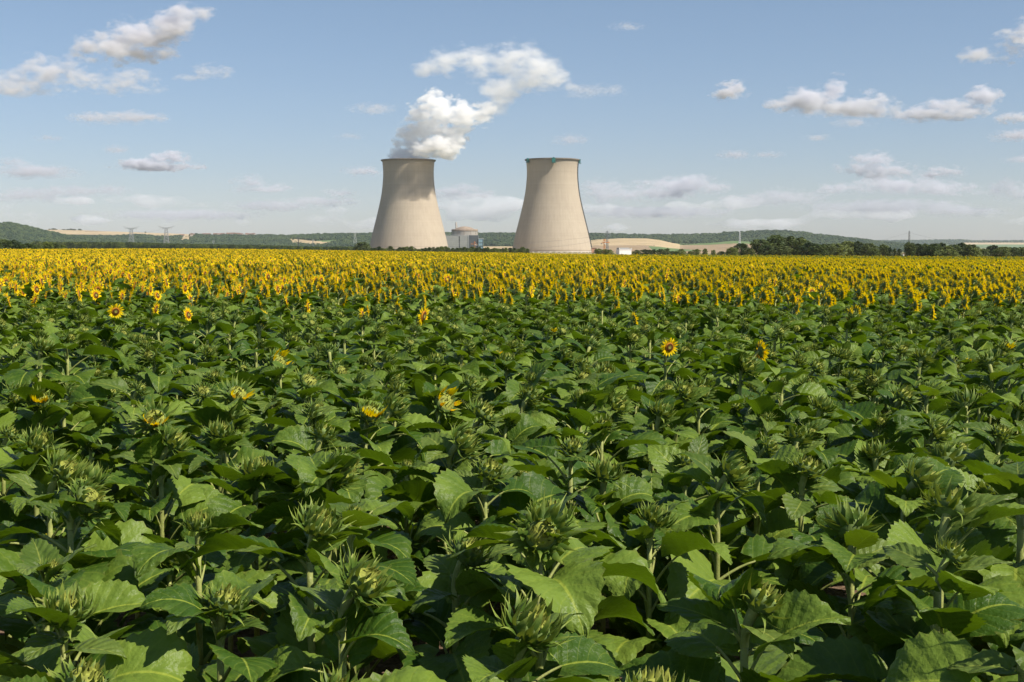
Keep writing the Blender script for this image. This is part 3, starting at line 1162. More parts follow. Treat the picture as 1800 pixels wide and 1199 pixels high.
def crane(pxc, pyt, pyb, Y, boomdir, label, arms=True):
    zt, zb_ = at(pxc, pyt, Y).z, zg((pxc - 900) / FPX * Y, Y)
    e = empty('crane', ((pxc - 900) / FPX * Y, Y, zb_))
    tag(e, label, 'crane')
    h = zt - zb_
    b = MB()
    for sx, sy in ((-.8, -.8), (.8, -.8), (.8, .8), (-.8, .8)): b.bar((sx, sy, 0), (sx, sy, h), .55)
    nseg = int(h / 3)
    for i in range(nseg):
        z_, z2 = h * i / nseg, h * (i + 1) / nseg
        b.bar((-.8, -.8, z_), (.8, -.8, z2), .3); b.bar((.8, .8, z_), (-.8, .8, z2), .3)
        b.bar((-.8, .8, z_), (-.8, -.8, z2), .3); b.bar((.8, -.8, z_), (.8, .8, z2), .3)
    b.obj('mast', [M['orange']], e)
    b = MB()
    b.bar((-4 * boomdir, 0, h * .72), (7 * boomdir, 0, h * .76), .9); b.bar((0, 0, h), (7 * boomdir, 0, h * .76), .25); b.bar((0, 0, h), (-4 * boomdir, 0, h * .72), .25)
    b.obj('jib', [M['orange']], e)
    b = MB(); b.box((-4 * boomdir, 0, h * .7 - .8), (2.4, 1.4, 1.8)); b.obj('counterweight', [M['grey_concrete']], e)
    b = MB(); b.box((1.2, -1.2, h * .68), (1.6, 1.5, 1.8)); b.obj('cab', [M['white']], e)
crane(834.5, 424.5, 440, 2390, -1, 'small orange crane standing before the dark shaded grey building')
crane(1062, 420, 444, 1750, 1, 'slender orange mast crane beside the idle tower')

e = empty('shed', ((1043.8 - 900) / FPX * 2150, 2150, zg(140, 2150)))
tag(e, 'small salmon coloured shed at the foot of the idle tower', 'shed')
zt = at(1044, 437, 2150).z - e.location.z
b = MB(); b.box((0, 0, zt / 2 - 1), (8, 8, zt + 2)); b.obj('wall', [M['salmon']], e)
b = MB(); b.add([(-4.4, -4.4, zt), (4.4, -4.4, zt), (4.4, 4.4, zt + .8), (-4.4, 4.4, zt + .8), (-4.4, -4.4, zt + .4), (4.4, -4.4, zt + .4), (4.4, 4.4, zt + 1.2), (-4.4, 4.4, zt + 1.2)],
                [(0, 3, 2, 1), (4, 5, 6, 7), (0, 1, 5, 4), (1, 2, 6, 5), (2, 3, 7, 6), (3, 0, 4, 7)]); b.obj('roof', [M['tile']], e)
b = MB(); b.box((1.5, -4.03, zt * .35), (2.2, .12, zt * .6)); b.obj('door', [M['steel']], e)

WY = 760.0
kw = WY / FPX
e = empty('white_building', ((1098.8 - 900) * kw, WY, zg(67, WY)), 0.4)
tag(e, 'low flat-roofed white building at the field edge right of the towers', 'building')
zt = at(1099, 438.5, WY).z - e.location.z
b = MB(); b.box((0, 2, zt / 2 - .5), (24 * kw, 4, zt + 1)); b.obj('wall', [M['white']], e)
zp = at(1099, 435.4, WY).z - e.location.z
b = MB(); b.box((-1 * kw, 2.2, (zt + zp) / 2), (21 * kw, 3.0, zp - zt)); b.obj('roof_screen', [M['grey_clad']], e)
b = MB()
for q in (-11.8, 11.8): b.box((q * kw, .1, zt + .35), (.35, .5, (zp - zt) * .9))
b.box((0, -.08, zt + .06), (24.3 * kw, .3, .3)); b.obj('parapet', [M['white']], e)

# white marker post by the right treeline
e = empty('marker_post', at(1588, 452, 300)); e.location.z = zg(e.location.x, 300)
tag(e, 'small white marker post at the gap in the right treeline', 'post')
zt = at(1588, 446.5, 300).z - e.location.z
b = MB(); b.box((0, 0, zt / 2), (.22, .22, zt)); b.obj('post', [M['white']], e)
b = MB(); b.box((0, 0, zt + .04), (.3, .3, .08)); b.obj('cap', [M['salmon']], e)


# ------------------------------------------------------------------ pylons and wires
def pylon(px, ptop, pbot, Y, kind, label, mat, rz=0.0, th=0.42, zb=None):
    top = at(px, ptop, Y)
    zb_ = (at(px, pbot, Y).z if zb is None else zb)
    h = top.z - zb_
    e = empty('pylon', (top.x, Y, zb_), rz)
    tag(e, label, 'pylon', 'electricity pylons')
    b = MB()
    waist = h * (0.9 if kind == 'vee' else 0.96)
    wb, wt_ = (h * .13, h * .045) if kind == 'vee' else (h * .05, h * .022)
    def corner(t, k):
        w = wb + (wt_ - wb) * t
        sx, sy = ((-1, -1), (1, -1), (1, 1), (-1, 1))[k]
        return (sx * w, sy * w, waist * t)
    nseg = 8
    for k in range(4):
        b.bar(corner(0, k), corner(1, k), th)
        for i in range(nseg):
            t0, t1 = 1 - (1 - i / nseg) ** 1.3, 1 - (1 - (i + 1) / nseg) ** 1.3
            b.bar(corner(t0, k), corner(t1, (k + 1) % 4), th * .7)
            b.bar(corner(t0, (k + 1) % 4), corner(t1, k), th * .7)
    b.obj('lattice_body', [mat], e)
    b = MB()
    if kind == 'vee':
        L = h * .36
        for sy in (-wt_, wt_):
            b.bar((-L * .42, sy * .6, waist), (L * .42, sy * .6, waist), th)
            b.bar((-L * .42, sy * .6, waist + h * .03), (L * .42, sy * .6, waist + h * .03), th * .8)
        for s in (-1, 1):
            b.bar((s * L * .2, -wt_ * .6, waist), (s * L, 0, h), th); b.bar((s * L * .42, wt_ * .6, waist + h * .03), (s * L, 0, h), th * .8)
            b.bar((s * L * .42, 0, waist), (s * L * .75, 0, waist + h * .015), th * .8)
            for q in (.35, .55, .75):
                b.bar((s * L * q, 0, waist + h * .1 * (q - .2) / .8), (s * L * (q + .08), 0, waist + h * .05), th * .6)
    else:
        for q, L in ((.78, .11), (.87, .14), (.96, .1)):
            for s in (-1, 1):
                b.bar((0, 0, waist * q), (s * L * h, 0, waist * q), th)
                b.bar((0, 0, waist * q + h * .04), (s * L * h, 0, waist * q), th * .7)
        b.bar((0, 0, waist), (0, 0, h), th)
    b.obj('cross_arm', [mat], e)
    b = MB()
    if kind == 'vee':
        for s in (-1, 1):
            b.bar((s * h * .25, 0, waist + h * .015), (s * h * .25, 0, waist - h * .06), th * 1.6); b.bar((s * h * .12, 0, waist), (s * h * .12, 0, waist - h * .07), th * 1.6)
    else:
        for q, L in ((.78, .11), (.87, .14), (.96, .1)):
            for s in (-1, 1): b.bar((s * L * h, 0, waist * q), (s * L * h, 0, waist * q - h * .05), th * 1.4)
    b.obj('insulator', [M['pale_steel']], e)
    return e


pylon(230.5, 398, 437, 2700, 'vee', 'tall lattice pylon with wide V-shaped arms, standing first from the left', M['steel'], 0.0, .55)
pylon(292, 397, 437, 2600, 'vee', 'tall lattice pylon with V-shaped arms, second from the left', M['steel'], 0.1, .55)
pylon(624, 407, 428, 3300, 'vee', 'pale V-armed pylon rising just left of the steaming tower', M['pale_steel'], 0.15)
pylon(524.5, 418.5, 434, 3400, 'mast', 'thin dark pylon standing on the tan field left of the steaming tower', M['dark_metal'], .3, .5)
pylon(550, 420.5, 434, 3450, 'mast', 'thin grey pylon on the tan field, nearer the steaming tower', M['steel'], .4, .45)
pylon(375, 422, 437, 2900, 'mast', 'small grey pylon below the village ridge', M['steel'], .2, .4)
pylon(1067.5, 405, 444, 1900, 'mast', 'grey lattice mast with insulators standing beside the orange mast crane', M['steel'], .2, .38)
pylon(1300.5, 406, 434, 2300, 'mast', 'pale grey lattice pylon rising against the wooded ridge by the big trees', M['pale_steel'], 1.2, .5)
pylon(1598.5, 405, 445, 1500, 'mast', 'dark slim lattice pylon rising above the treeline at the right', M['dark_metal'], 1.3, .32)


def wire(a, b, sag, label, r=0.09):
    a, b = Vector(a), Vector(b)
    mb = MB()
    n = 24
    pts = [a.lerp(b, i / n) - Vector((0, 0, sag * 4 * (i / n) * (1 - i / n))) for i in range(n + 1)]
    mb.tube(pts, [r] * (n + 1), 4)
    o = mb.obj('power_line', [M['dark_metal']])
    tag(o, label, 'power line', 'overhead power lines')


wire(at(520, 427, 1500), at(1067, 413, 1900), 10, 'thin power line crossing low in front of both cooling towers',   .09)
wire(at(1598.5, 409, 1500), at(1120, 431, 1700), 22, 'power line dropping left from the slim pylon above the right treeline', .05)
wire(at(1598.5, 409, 1500), at(2050, 425, 1400), 16, 'power line running right from the slim pylon above the right treeline', .05)
wire(at(292, 401, 2600), at(-120, 412, 2500), 26, 'power line running left from the pylon with V-shaped arms', .07)
wire(at(850, 433, 1480), at(1067, 418, 1900), 7, 'thin power line slanting across the foot of the idle tower', .1)


# ------------------------------------------------------------------ sunflowers: parts
SH = [(0, .34), (.05, .56), (.12, .78), (.22, .95), (.32, 1.0), (.45, .94), (.6, .74), (.75, .48), (.87, .25), (.95, .1), (1, .0)]


def leaf_mb(seed, L, Wd, pet, pet_up, droop, fold, nu=5, nv=22, teeth=True, start=None):
    """one leaf: petiole from the origin, blade along +X, drooping; mats: 0 blade, 1 petiole"""
    r = random.Random(seed)
    mb = MB()
    a0 = pet_up
    pts = []
    p = Vector((0, 0, 0))
    np_ = 5
    ang = a0
    for i in range(np_ + 1):
        pts.append(p.copy())
        ang = a0 - 0.45 * (i / np_) ** 1.5
        p = p + Vector((math.cos(ang), 0, math.sin(ang))) * (pet / np_)
    mb.tube(pts, [0.0058 - 0.0024 * i / np_ for i in range(np_ + 1)] if nv > 8 else [.005] * (np_ + 1), 6 if nv > 8 else 3, 1, cap=False)
    base = pts[-1]
    roll = r.uniform(-.4, .4)
    th0 = (ang - 0.1) if start is None else start
    vs, uvs = [], []
    ph1, ph2 = r.uniform(0, 6.28), r.uniform(0, 6.28)
    wav = r.uniform(.35, 1.0)
    k1 = r.uniform(1.2, 2.2)
    asym = r.uniform(-.12, .12)
    sidebend = r.uniform(-.25, .25)
    cx = cz = 0.0
    yb = 0.0
    prevs = 0
    for i in range(nv + 1):
        s = i / nv
        th = th0 - droop * s ** 1.25
        ds = (s - prevs) * L
        cx += math.cos(th) * ds
        cz += math.sin(th) * ds
        yb += math.sin(sidebend * s) * ds
        prevs = s
        hw = lerp_table(SH, s) * Wd / 2
        nxv, nzv = -math.sin(th), math.cos(th)
        for j in range(-nu, nu + 1):
            u = j / nu
            au = abs(u)
            y = u * hw * (1 + asym * (1 if u > 0 else -1))
            sh = -0.15 * L * au ** 1.6 * (1 - s) ** 5
            if teeth and abs(j) == nu and 0 < i < nv:
                y *= 1.055 if i % 2 else 0.965
                sh += (0.25 if i % 2 else -.1) * L / nv
            zc = fold * (abs(y) ** 1.15) * (1 - .35 * s)
            zc += 0.055 * Wd * wav * math.sin(s * 6.28 * k1 + ph1 + (1.3 if u > 0 else 0)) * au * au
            zc += 0.022 * Wd * math.sin((s * 6.5 - au * 1.7) * 6.28) * au * (1 - au) * 3
            zc -= 0.10 * Wd * max(0, au - .6) * 2 * wav * (0.5 + .5 * math.sin(ph2 + s * 4))
            zc += roll * y * s
            x = cx + sh * math.cos(th) + nxv * zc
            z = cz + sh * math.sin(th) + nzv * zc
            vs.append((base.x + x, y + yb, base.z + z))
            uvs.append((u, s))
    m = 2 * nu + 1
    fs = [(i * m + j, (i + 1) * m + j, (i + 1) * m + j + 1, i * m + j + 1) for i in range(nv) for j in range(m - 1)]
    mb.add(vs, fs, 0, uvs)
    return mb


LEAFMATS = [M['leaf'], M['stem']]
YOUNGMATS = [M['young_leaf'], M['stem']]
lr = random.Random(31)
LEAF_P = []     # big leaves
for k in range(16):
    LEAF_P.append((1000 + k, lr.uniform(.195, .258), lr.uniform(.165, .222), lr.uniform(.10, .17), lr.uniform(.55, 1.2), lr.uniform(.7, 1.8), lr.uniform(.3, .95)))
SMALL_P = []    # young leaves under the head
for k in range(8):
    SMALL_P.append((2000 + k, lr.uniform(.13, .17), lr.uniform(.075, .11), lr.uniform(.02, .05), lr.uniform(.7, 1.1), lr.uniform(.3, 1.1), lr.uniform(.3, .9)))
BIG = [leaf_mb(*p) for p in LEAF_P]
SMALL = [leaf_mb(*p, nu=4, nv=16) for p in SMALL_P]
BIGM = [b.mesh('leaf', LEAFMATS, True) for b in BIG]
SMALLM = [b.mesh('young_leaf', YOUNGMATS, True) for b in SMALL]
BIG2 = [leaf_mb(*p, nu=3, nv=10, teeth=False) for p in LEAF_P]
SMALL2 = [leaf_mb(*p, nu=2, nv=7, teeth=False) for p in SMALL_P]
BIG3 = [leaf_mb(*p, nu=1, nv=5, teeth=False) for p in LEAF_P]
SMALL3 = [leaf_mb(*p, nu=1, nv=4, teeth=False) for p in SMALL_P]


def leaf_plan(r, Hs, n=12):
    """list of (is_big, idx, z, azimuth, scale)"""
    out = []
    a = r.uniform(0, 6.28)
    for i in range(n):
        t = i / (n - 1)
        z = 0.34 + (Hs - 0.09 - 0.34) * t ** 0.75
        a += 2.4 + r.uniform(-.35, .35)
        sc = (1.2 - 0.44 * t ** 2.2) * r.uniform(.82, 1.15)
        out.append((True, r.randrange(len(BIG)), z, a, sc))
    for i in range(3):
        a += 2.2 + r.uniform(-.4, .4)
        out.append((False, r.randrange(len(SMALL)), Hs - 0.075 + .025 * i, a, r.uniform(.8, 1.2)))
    return out


def stem_mb(Hs, n=9, rings=8, seed=0):
    r = random.Random(seed)
    lx, ly = r.uniform(-.015, .015), r.uniform(-.015, .015)
    pts, rad = [], []
    for i in range(rings + 1):
        t = i / rings
        pts.append((lx * math.sin(t * PI), ly * math.sin(t * PI * 1.3) * (1 - t), -.02 + (Hs - .026) * t))
        rad.append(0.0130 - 0.0045 * t)
    b = MB(); b.tube(pts, rad, n, 0)
    return b


def spike(mb, base, d_out, axis, L, w, curl, seg=4, mat=0, cup=.25, tip=False):
    """a pointed bract/petal: starts at base heading d_out, curling toward axis by curl radians"""
    d_out = d_out.normalized()
    side = axis.cross(d_out).normalized()
    p = base.copy()
    vs, uvs = [], []
    for i in range(seg + 1):
        s = i / seg
        a = curl * s
        d = d_out * math.cos(a) + axis * math.sin(a)
        nn = side.cross(d)
        ww = w * (math.sin(PI * (0.18 + .82 * s) ** .9) * ((1 - .92 * s) ** 1.15 if tip else 1.0) if s < 1 else 0.0) * .5
        ww = max(ww, 0.0004)
        vs += [p - side * ww + nn * ww * cup, p, p + side * ww + nn * ww * cup]
        uvs += [(-1, s), (0, s), (1, s)]
        p = p + d * (L / seg)
    fs = []
    for i in range(seg):
        for j in range(2):
            fs.append((i * 3 + j, i * 3 + j + 1, (i + 1) * 3 + j + 1, (i + 1) * 3 + j))
    mb.add(vs, fs, mat, uvs)


def neck(tilt, L, n, rings, mb, mat):
    pts, rad = [], []
    p = Vector((0, 0, 0))
    for i in range(rings + 1):
        t = i / rings
        pts.append(p.copy()); rad.append(.0092 + .004 * t * t)
        a = tilt * t
        p = p + Vector((math.sin(a), 0, math.cos(a))) * (L / rings)
    mb.tube(pts, rad, n, mat, cap=False)
    return pts[-1]


def bud_head(seed, tilt, open_=0.0, lod=0):
    """returns (involucre MB [bract, stem, receptacle], florets MB [floret, petal])"""
    r = random.Random(seed)
    b, fl = MB(), MB()
    c = neck(tilt, r.uniform(.06, .1), 8 if lod == 0 else 5, 6 if lod == 0 else 3, b, 1)
    ax = Vector((math.sin(tilt), 0, math.cos(tilt)))
    e1 = Vector((math.cos(tilt), 0, -math.sin(tilt)))
    e2 = Vector((0, 1, 0))
    Rr = r.uniform(.034, .044) * (1 + .25 * open_)
    F = Matrix((e1, e2, ax)).transposed().to_4x4(); F.translation = c
    q = MB()
    n = 16 if lod == 0 else 8
    q.lathe([(0.009, -.006), (Rr * .7, .002), (Rr, .016), (Rr * .98, .028), (Rr * .8, .034)], n, 2)
    b.merge(q, F)
    seg = 5 if lod == 0 else (3 if lod == 1 else 2)
    lenf, close = r.uniform(.62, 1.02), r.uniform(-.25, .5)
    wf = r.uniform(.85, 1.25)
    for ring, (nb, rr, zz, L, el, curl) in enumerate(((12, .72, .002, .062, -.1, 1.2), (14, .98, .010, .06, .3, 1.15), (14, 1.0, .020, .052, .7, 1.0), (13, .85, .030, .042, 1.05, .8))):
        if lod == 2 and ring == 3: continue
        nb = nb if lod < 2 else nb // 2
        for k in range(nb):
            a = 2 * PI * (k + ring * .5) / nb + r.uniform(-.12, .12)
            rad = e1 * math.cos(a) + e2 * math.sin(a)
            el2 = el + close * (1 if ring else .6) + r.uniform(-.35, .35) - open_ * .35
            d = rad * math.cos(el2) + ax * math.sin(el2)
            spike(b, c + rad * Rr * rr + ax * zz, d, (ax * math.cos(el2) - rad * math.sin(el2)).normalized(), L * lenf * r.uniform(.7, 1.4), .019 * wf * r.uniform(.75, 1.2) * (1.5 if lod == 2 else 1),
                  curl * r.uniform(.3, 1.3) * r.choice((1, 1, 1, -.7)), seg, 0, .45, True)
    q = MB()
    q.lathe([(Rr * .84, .03), (Rr * .6, .04), (Rr * .3, .043), (0.001, .044)], n, 0)
    fl.merge(q, F)
    nf = (34 if lod == 0 else 16) if lod < 2 else 8
    for k in range(nf):
        a = r.uniform(0, 6.28); rr = Rr * math.sqrt(r.random()) * .8
        rad = e1 * math.cos(a) + e2 * math.sin(a)
        spike(fl, c + rad * rr + ax * .038, (ax + rad * r.uniform(-.5, .4)), rad, r.uniform(.012, .026), .006, r.uniform(-.6, .6), 2, 0)
    if open_ > 0:
        npt = int(16 * open_) + 4
        for k in range(npt):
            a = r.uniform(-1.4, 1.4) if open_ < .8 else r.uniform(0, 6.28)
            rad = e1 * math.cos(a) + e2 * math.sin(a)
            spike(fl, c + rad * Rr * .8 + ax * .034, (rad * .5 + ax), (rad * -.9 + ax * .3).normalized(), r.uniform(.035, .06), .016, r.uniform(.1, .7), 4, 1)
    return b, fl


def bloom_head(seed, tilt, lod=0):
    """returns (back MB [bract, stem, receptacle], petals MB [petal], disc MB [disc])"""
    r = random.Random(seed)
    b, pt, ds = MB(), MB(), MB()
    c = neck(tilt, r.uniform(.07, .1), 8 if lod == 0 else 4, 6 if lod == 0 else 3, b, 1)
    ax = Vector((math.sin(tilt), 0, math.cos(tilt)))
    e1 = Vector((math.cos(tilt), 0, -math.sin(tilt)))
    e2 = Vector((0, 1, 0))
    Rr = r.uniform(.045, .056)
    F = Matrix((e1, e2, ax)).transposed().to_4x4(); F.translation = c
    n = 18 if lod == 0 else 9
    q = MB(); q.lathe([(0.011, -.004), (Rr * .75, .004), (Rr * 1.02, .016), (Rr, .024)], n, 2); b.merge(q, F)
    q = MB()
    prof = [(Rr * 1.0, .022), (Rr * .85, .031), (Rr * .55, .035), (Rr * .2, .032), (0.001, .031)]
    q.lathe(prof, n, 0)
    q.uv = [(prof[i // n][0] / Rr, 0) for i in range(len(q.v))]
    ds.merge(q, F)
    seg = 3 if lod == 0 else 2
    for k in range(16 if lod < 2 else 7):
        a = 2 * PI * k / (16 if lod < 2 else 7) + r.uniform(-.15, .15)
        rad = e1 * math.cos(a) + e2 * math.sin(a)
        d = rad - ax * r.uniform(-.2, .5)
        spike(b, c + rad * Rr * .9 + ax * .008, d, ax, r.uniform(.045, .065), .022, r.uniform(-.3, .5), seg, 0)
    wh = ((17, .25), (16, -.05)) if lod < 2 else ((14, .1),)
    for ring, (npet, el) in enumerate(wh):
        for k in range(npet):
            a = 2 * PI * (k + ring * .5) / npet + r.uniform(-.1, .1)
            rad = e1 * math.cos(a) + e2 * math.sin(a)
            el2 = el + r.uniform(-.25, .35)
            d = rad * math.cos(el2) + ax * math.sin(el2)
            spike(pt, c + rad * Rr * .96 + ax * .02, d, (ax * math.cos(el2) - rad * math.sin(el2)).normalized(), r.uniform(.05, .068), .021 * (1 if lod < 2 else 1.55),
                  r.uniform(-.6, .5), 4 if lod == 0 else (3 if lod == 1 else 2), 0, .15)
    return b, pt, ds


HB = [M['bract'], M['stem'], M['receptacle']]
BUDS = []
for k, (tl_, op) in enumerate([(.15, 0), (.5, 0), (.8, 0), (1.05, 0), (.35, 0), (.95, 0), (.65, 0), (1.2, 0), (.9, .45), (.6, .6), (1.1, .9), (.3, .35), (.25, 0), (.7, 0), (1.0, 0), (1.35, 0), (.45, 0), (.85, 0), (.1, 0), (1.15, 0)]):
    i_, f_ = bud_head(400 + k, tl_, op)
    BUDS.append((i_.mesh('flower_bud', HB, True), f_.mesh('floret', [M['floret'], M['petal']], True), tl_, op, i_, f_))
BLOOMS = []
for k, tl_ in enumerate([1.25, 1.4, 1.5, 1.6, 1.75, 1.35, 1.55, 1.9]):
    b_, p_, d_ = bloom_head(500 + k, tl_)
    BLOOMS.append((b_.mesh('flower_back', HB, True), p_.mesh('petals', [M['petal']], True), d_.mesh('disc', [M['disc']], True)))

STEM_H = 1.12
STEMS = [stem_mb(STEM_H, 9, 8, 60 + k).mesh('stem', [M['stem']], True) for k in range(6)]


def foliage_mb(seed, bigs, smalls, n=15, Hs=STEM_H):
    r = random.Random(seed)
    fo = MB()
    for big, idx, z, a, sc in leaf_plan(r, Hs, n):
        Mx = Matrix.Translation((0, 0, z)) @ Matrix.Rotation(a, 4, 'Z') @ Matrix.Rotation(r.uniform(-.5, .4), 4, 'Y') @ Matrix.Rotation(r.uniform(-.4, .4), 4, 'X') @ Matrix.Scale(sc, 4)
        fo.merge((bigs if big else smalls)[idx], Mx, None if big else {0: 2, 1: 1})
    return fo


FOLM = [M['leaf'], M['stem'], M['young_leaf']]
FOL = [foliage_mb(700 + k, BIG2, SMALL2).mesh('foliage', FOLM, True) for k in range(10)]

# ------------------------------------------------------------------ sunflowers: where
HALF = 0.405


def dist_of(py, dz=0.75):
    return dz * FPX / (py - HOR)


# buds seen clearly in the photo: (px, py of the head, head height above ground, variant, azimuth of the tilt)
special = [
    (790, 772, 1.25, 3, -.1), (600, 1022, 1.24, 2, -.15), (910, 1085, 1.22, 1, -.3), (948, 935, 1.27, 7, -1.5), (1310, 1040, 1.25, 6, .2),
    (1262, 825, 1.25, 3, 0), (1590, 838, 1.27, 3, 0), (1735, 838, 1.24, 4, .3), (385, 1025, 1.2, 4, 0), (110, 1040, 1.2, 0, 0),
    (135, 1158, 1.2, 4, 0), (60, 765, 1.25, 1, -.5), (270, 735, 1.25, 8, -1.2), (385, 742, 1.25, 0, 0), (642, 724, 1.25, 9, -.9),
    (852, 808, 1.24, 4, 0), (575, 815, 1.25, 5, 0), (448, 812, 1.23, 0, 0), (282, 778, 1.24, 2, .3), (408, 695, 1.25, 8, -.9),
    (68, 697, 1.25, 9, -1.1), (478, 634, 1.25, 10, -.6), (1410, 805, 1.25, 4, .2), (800, 962, 1.2, 6, 0), (1060, 815, 1.22, 0, .1),
    (770, 700, 1.22, 10, -.8), (1800, 1110, 1.24, 7, .2), (1205, 790, 1.25, 4, 0), (85, 830, 1.24, 2, 0),
]
# single open flowers standing in front of the band: (px, py, height, facing)
lone = [(200, 545, 1.30, -.95), (265, 541, 1.3, -.1), (272, 520, 1.32, -.4), (325, 552, 1.28, -.4), (454, 558, 1.3, -.35), (630, 554, 1.28, -.2), (637, 548, 1.28, .25),
        (694, 541, 1.28, .6), (1170, 604, 1.32, -1.1, .6), (1325, 619, 1.27, .3), (1424, 515, 1.34, -1.2), (1393, 539, 1.3, .1), (1108, 562, 1.28, .15), (1076, 533, 1.3, .4),
        (1330, 527, 1.3, .2), (163, 520, 1.3, -.5), (8, 530, 1.3, .3), (12, 505, 1.32, .1), (757, 512, 1.32, -.3), (14, 488, 1.33, .2)]

placed = []
grid = {}


def free(x, y, dmin):
    gx, gy = int(x // .5), int(y // .5)
    for i in range(gx - 1, gx + 2):
        for j in range(gy - 1, gy + 2):
            for (a, b) in grid.get((i, j), ()):
                if (a - x) ** 2 + (b - y) ** 2 < dmin * dmin: return False
    return True


def occupy(x, y):
    grid.setdefault((int(x // .5), int(y // .5)), []).append((x, y))


def solve(px, py, hh):
    """ground point whose head height hh shows at the pixel"""
    d = 6.0
    for _ in range(30):
        p = at(px, py, d)
        zt = zg(p.x, d) + hh
        drop = (CAMZ - zt)
        rx = ray(px, py)
        d = drop / (-rx[2] / rx[1])
    p = at(px, py, d)
    return p.x, d


fr = random.Random(77)
BUD_PLANTS, BLOOM_PLANTS = [], []
for (px, py, hh, var, az) in special:
    x, y = solve(px, py, hh)
    BUD_PLANTS.append(dict(x=x, y=y, h=hh, var=var, az=az, sp=True)); occupy(x, y)
for (px, py, hh, az, *fs_) in lone:
    x, y = solve(px, py, hh)
    BLOOM_PLANTS.append(dict(x=x, y=y, h=hh, az=az, sp=True, fs=fs_[0] if fs_ else .74)); occupy(x, y)

BLOOM_D = 17.2
cands = []
y = 1.75
tries = 0
pl = []
while tries < 60000:
    tries += 1
    yy = math.sqrt(fr.uniform(1.7 ** 2, 24 ** 2))
    xx = fr.uniform(-1, 1) * (yy * HALF * 1.12 + .5)
    if not free(xx, yy, 0.37): continue
    # keep the line of sight to the chosen heads open
    occupy(xx, yy)
    pl.append((xx, yy))
pl.sort(key=lambda p: p[1])
stuff_bud, stuff_bloom = [], []
for (xx, yy) in pl:
    inframe = abs(xx) < yy * HALF + .12
    bd = BLOOM_D + 2.2 * noise.noise(Vector((xx * .28, 3.3 + yy * .1, 0))) - (1.5 if xx < -5.5 else 0)
    pb = max(smooth(bd - 1.6, bd + 4.0, yy), .03 * smooth(11, 15, yy))
    if fr.random() < pb:
        rec = dict(x=xx, y=yy, h=fr.gauss(1.30, .05), az=fr.gauss(.22, .28), sp=False)
        (BLOOM_PLANTS if inframe and len(BLOOM_PLANTS) < 296 else stuff_bloom).append(rec)
    else:
        var = fr.choice((0, 1, 2, 3, 4, 5, 6, 7, 12, 13, 14, 15, 16, 17, 18, 19)) if fr.random() > .035 or yy < 6 else fr.randrange(8, 12)
        rec = dict(x=xx, y=yy, h=fr.gauss(1.2, .075) - (.06 if yy < 2.6 else 0), var=var, az=fr.gauss(0, .9), sp=False, bs=fr.choice((.55, .7, .85, 1.0, 1.1, 1.15)))
        rec['h'] -= .04 * max(0, 1 - rec['bs'])
        (BUD_PLANTS if inframe and len(BUD_PLANTS) < 296 else stuff_bud).append(rec)
print('buds', len(BUD_PLANTS), 'blooms', len(BLOOM_PLANTS), 'rest', len(stuff_bud), len(stuff_bloom), 'last bud y', max(p['y'] for p in BUD_PLANTS), max(p['y'] for p in BLOOM_PLANTS))

# ------------------------------------------------------------------ labels for the plants
def rows_of(plants, per):
    s = sorted(plants, key=lambda p: p['y'])
    rows = [s[i:i + per] for i in range(0, len(s), per)]
    for ri, row in enumerate(rows):
        row.sort(key=lambda p: p['x'] / p['y'])
        for k, p in enumerate(row):
            p['row'], p['k'], p['n'] = ri, k, len(row)


rows_of(BUD_PLANTS, 20)
rows_of(BLOOM_PLANTS, 25)
tilt_word = lambda t: 'upright' if t < .4 else ('tilted' if t < .85 else 'nodding')
for p in BUD_PLANTS:
    op = BUDS[p['var']][3]
    look = ('opening bud showing yellow rays' if op > 0 else f'{tilt_word(BUDS[p["var"]][2])} closed green bud')
    p['label'] = f'sunflower with {look}, {ORD[p["k"]]} from left in {ORD[p["row"]]} row from bottom'
for p in BLOOM_PLANTS:
    p['label'] = f'sunflower in yellow bloom, {ORD[p["k"]]} from left in {ORD[p["row"]]} row of open flowers'

# ------------------------------------------------------------------ build the individual plants
BUD_PLANTS.sort(key=lambda p: p['y'])
for i, p in enumerate(BUD_PLANTS):
    r = random.Random(5000 + i)
    x, y = p['x'], p['y']
    sc = (p['h'] - .09 * math.cos(BUDS[p['var']][2])) / STEM_H
    e = empty('budding_sunflower', (x, y, zg(x, y)))
    e.scale = (sc, sc, sc)
    tag(e, p['label'], 'sunflower', 'sunflowers still in bud')
    link('stem', STEMS[i % 6], e, rot=(0, 0, r.uniform(0, 6.28)))
    if i < 130:
        for big, idx, z, a, s in leaf_plan(r, STEM_H, 15):
            link('leaf' if big else 'young_leaf', (BIGM if big else SMALLM)[idx], e, (0, 0, z), (r.uniform(-.42, .42), r.uniform(-.55, .42), a), s)
    else:
        link('foliage', FOL[r.randrange(10)], e, rot=(0, 0, r.uniform(0, 6.28)))
    v = BUDS[p['var']]
    hs = r.uniform(.95, 1.12) * p.get('bs', 1.05)
    hb = link('flower_bud', v[0], e, (0, 0, STEM_H - .05), (0, 0, p['az']), hs)
    link('floret', v[1], hb)
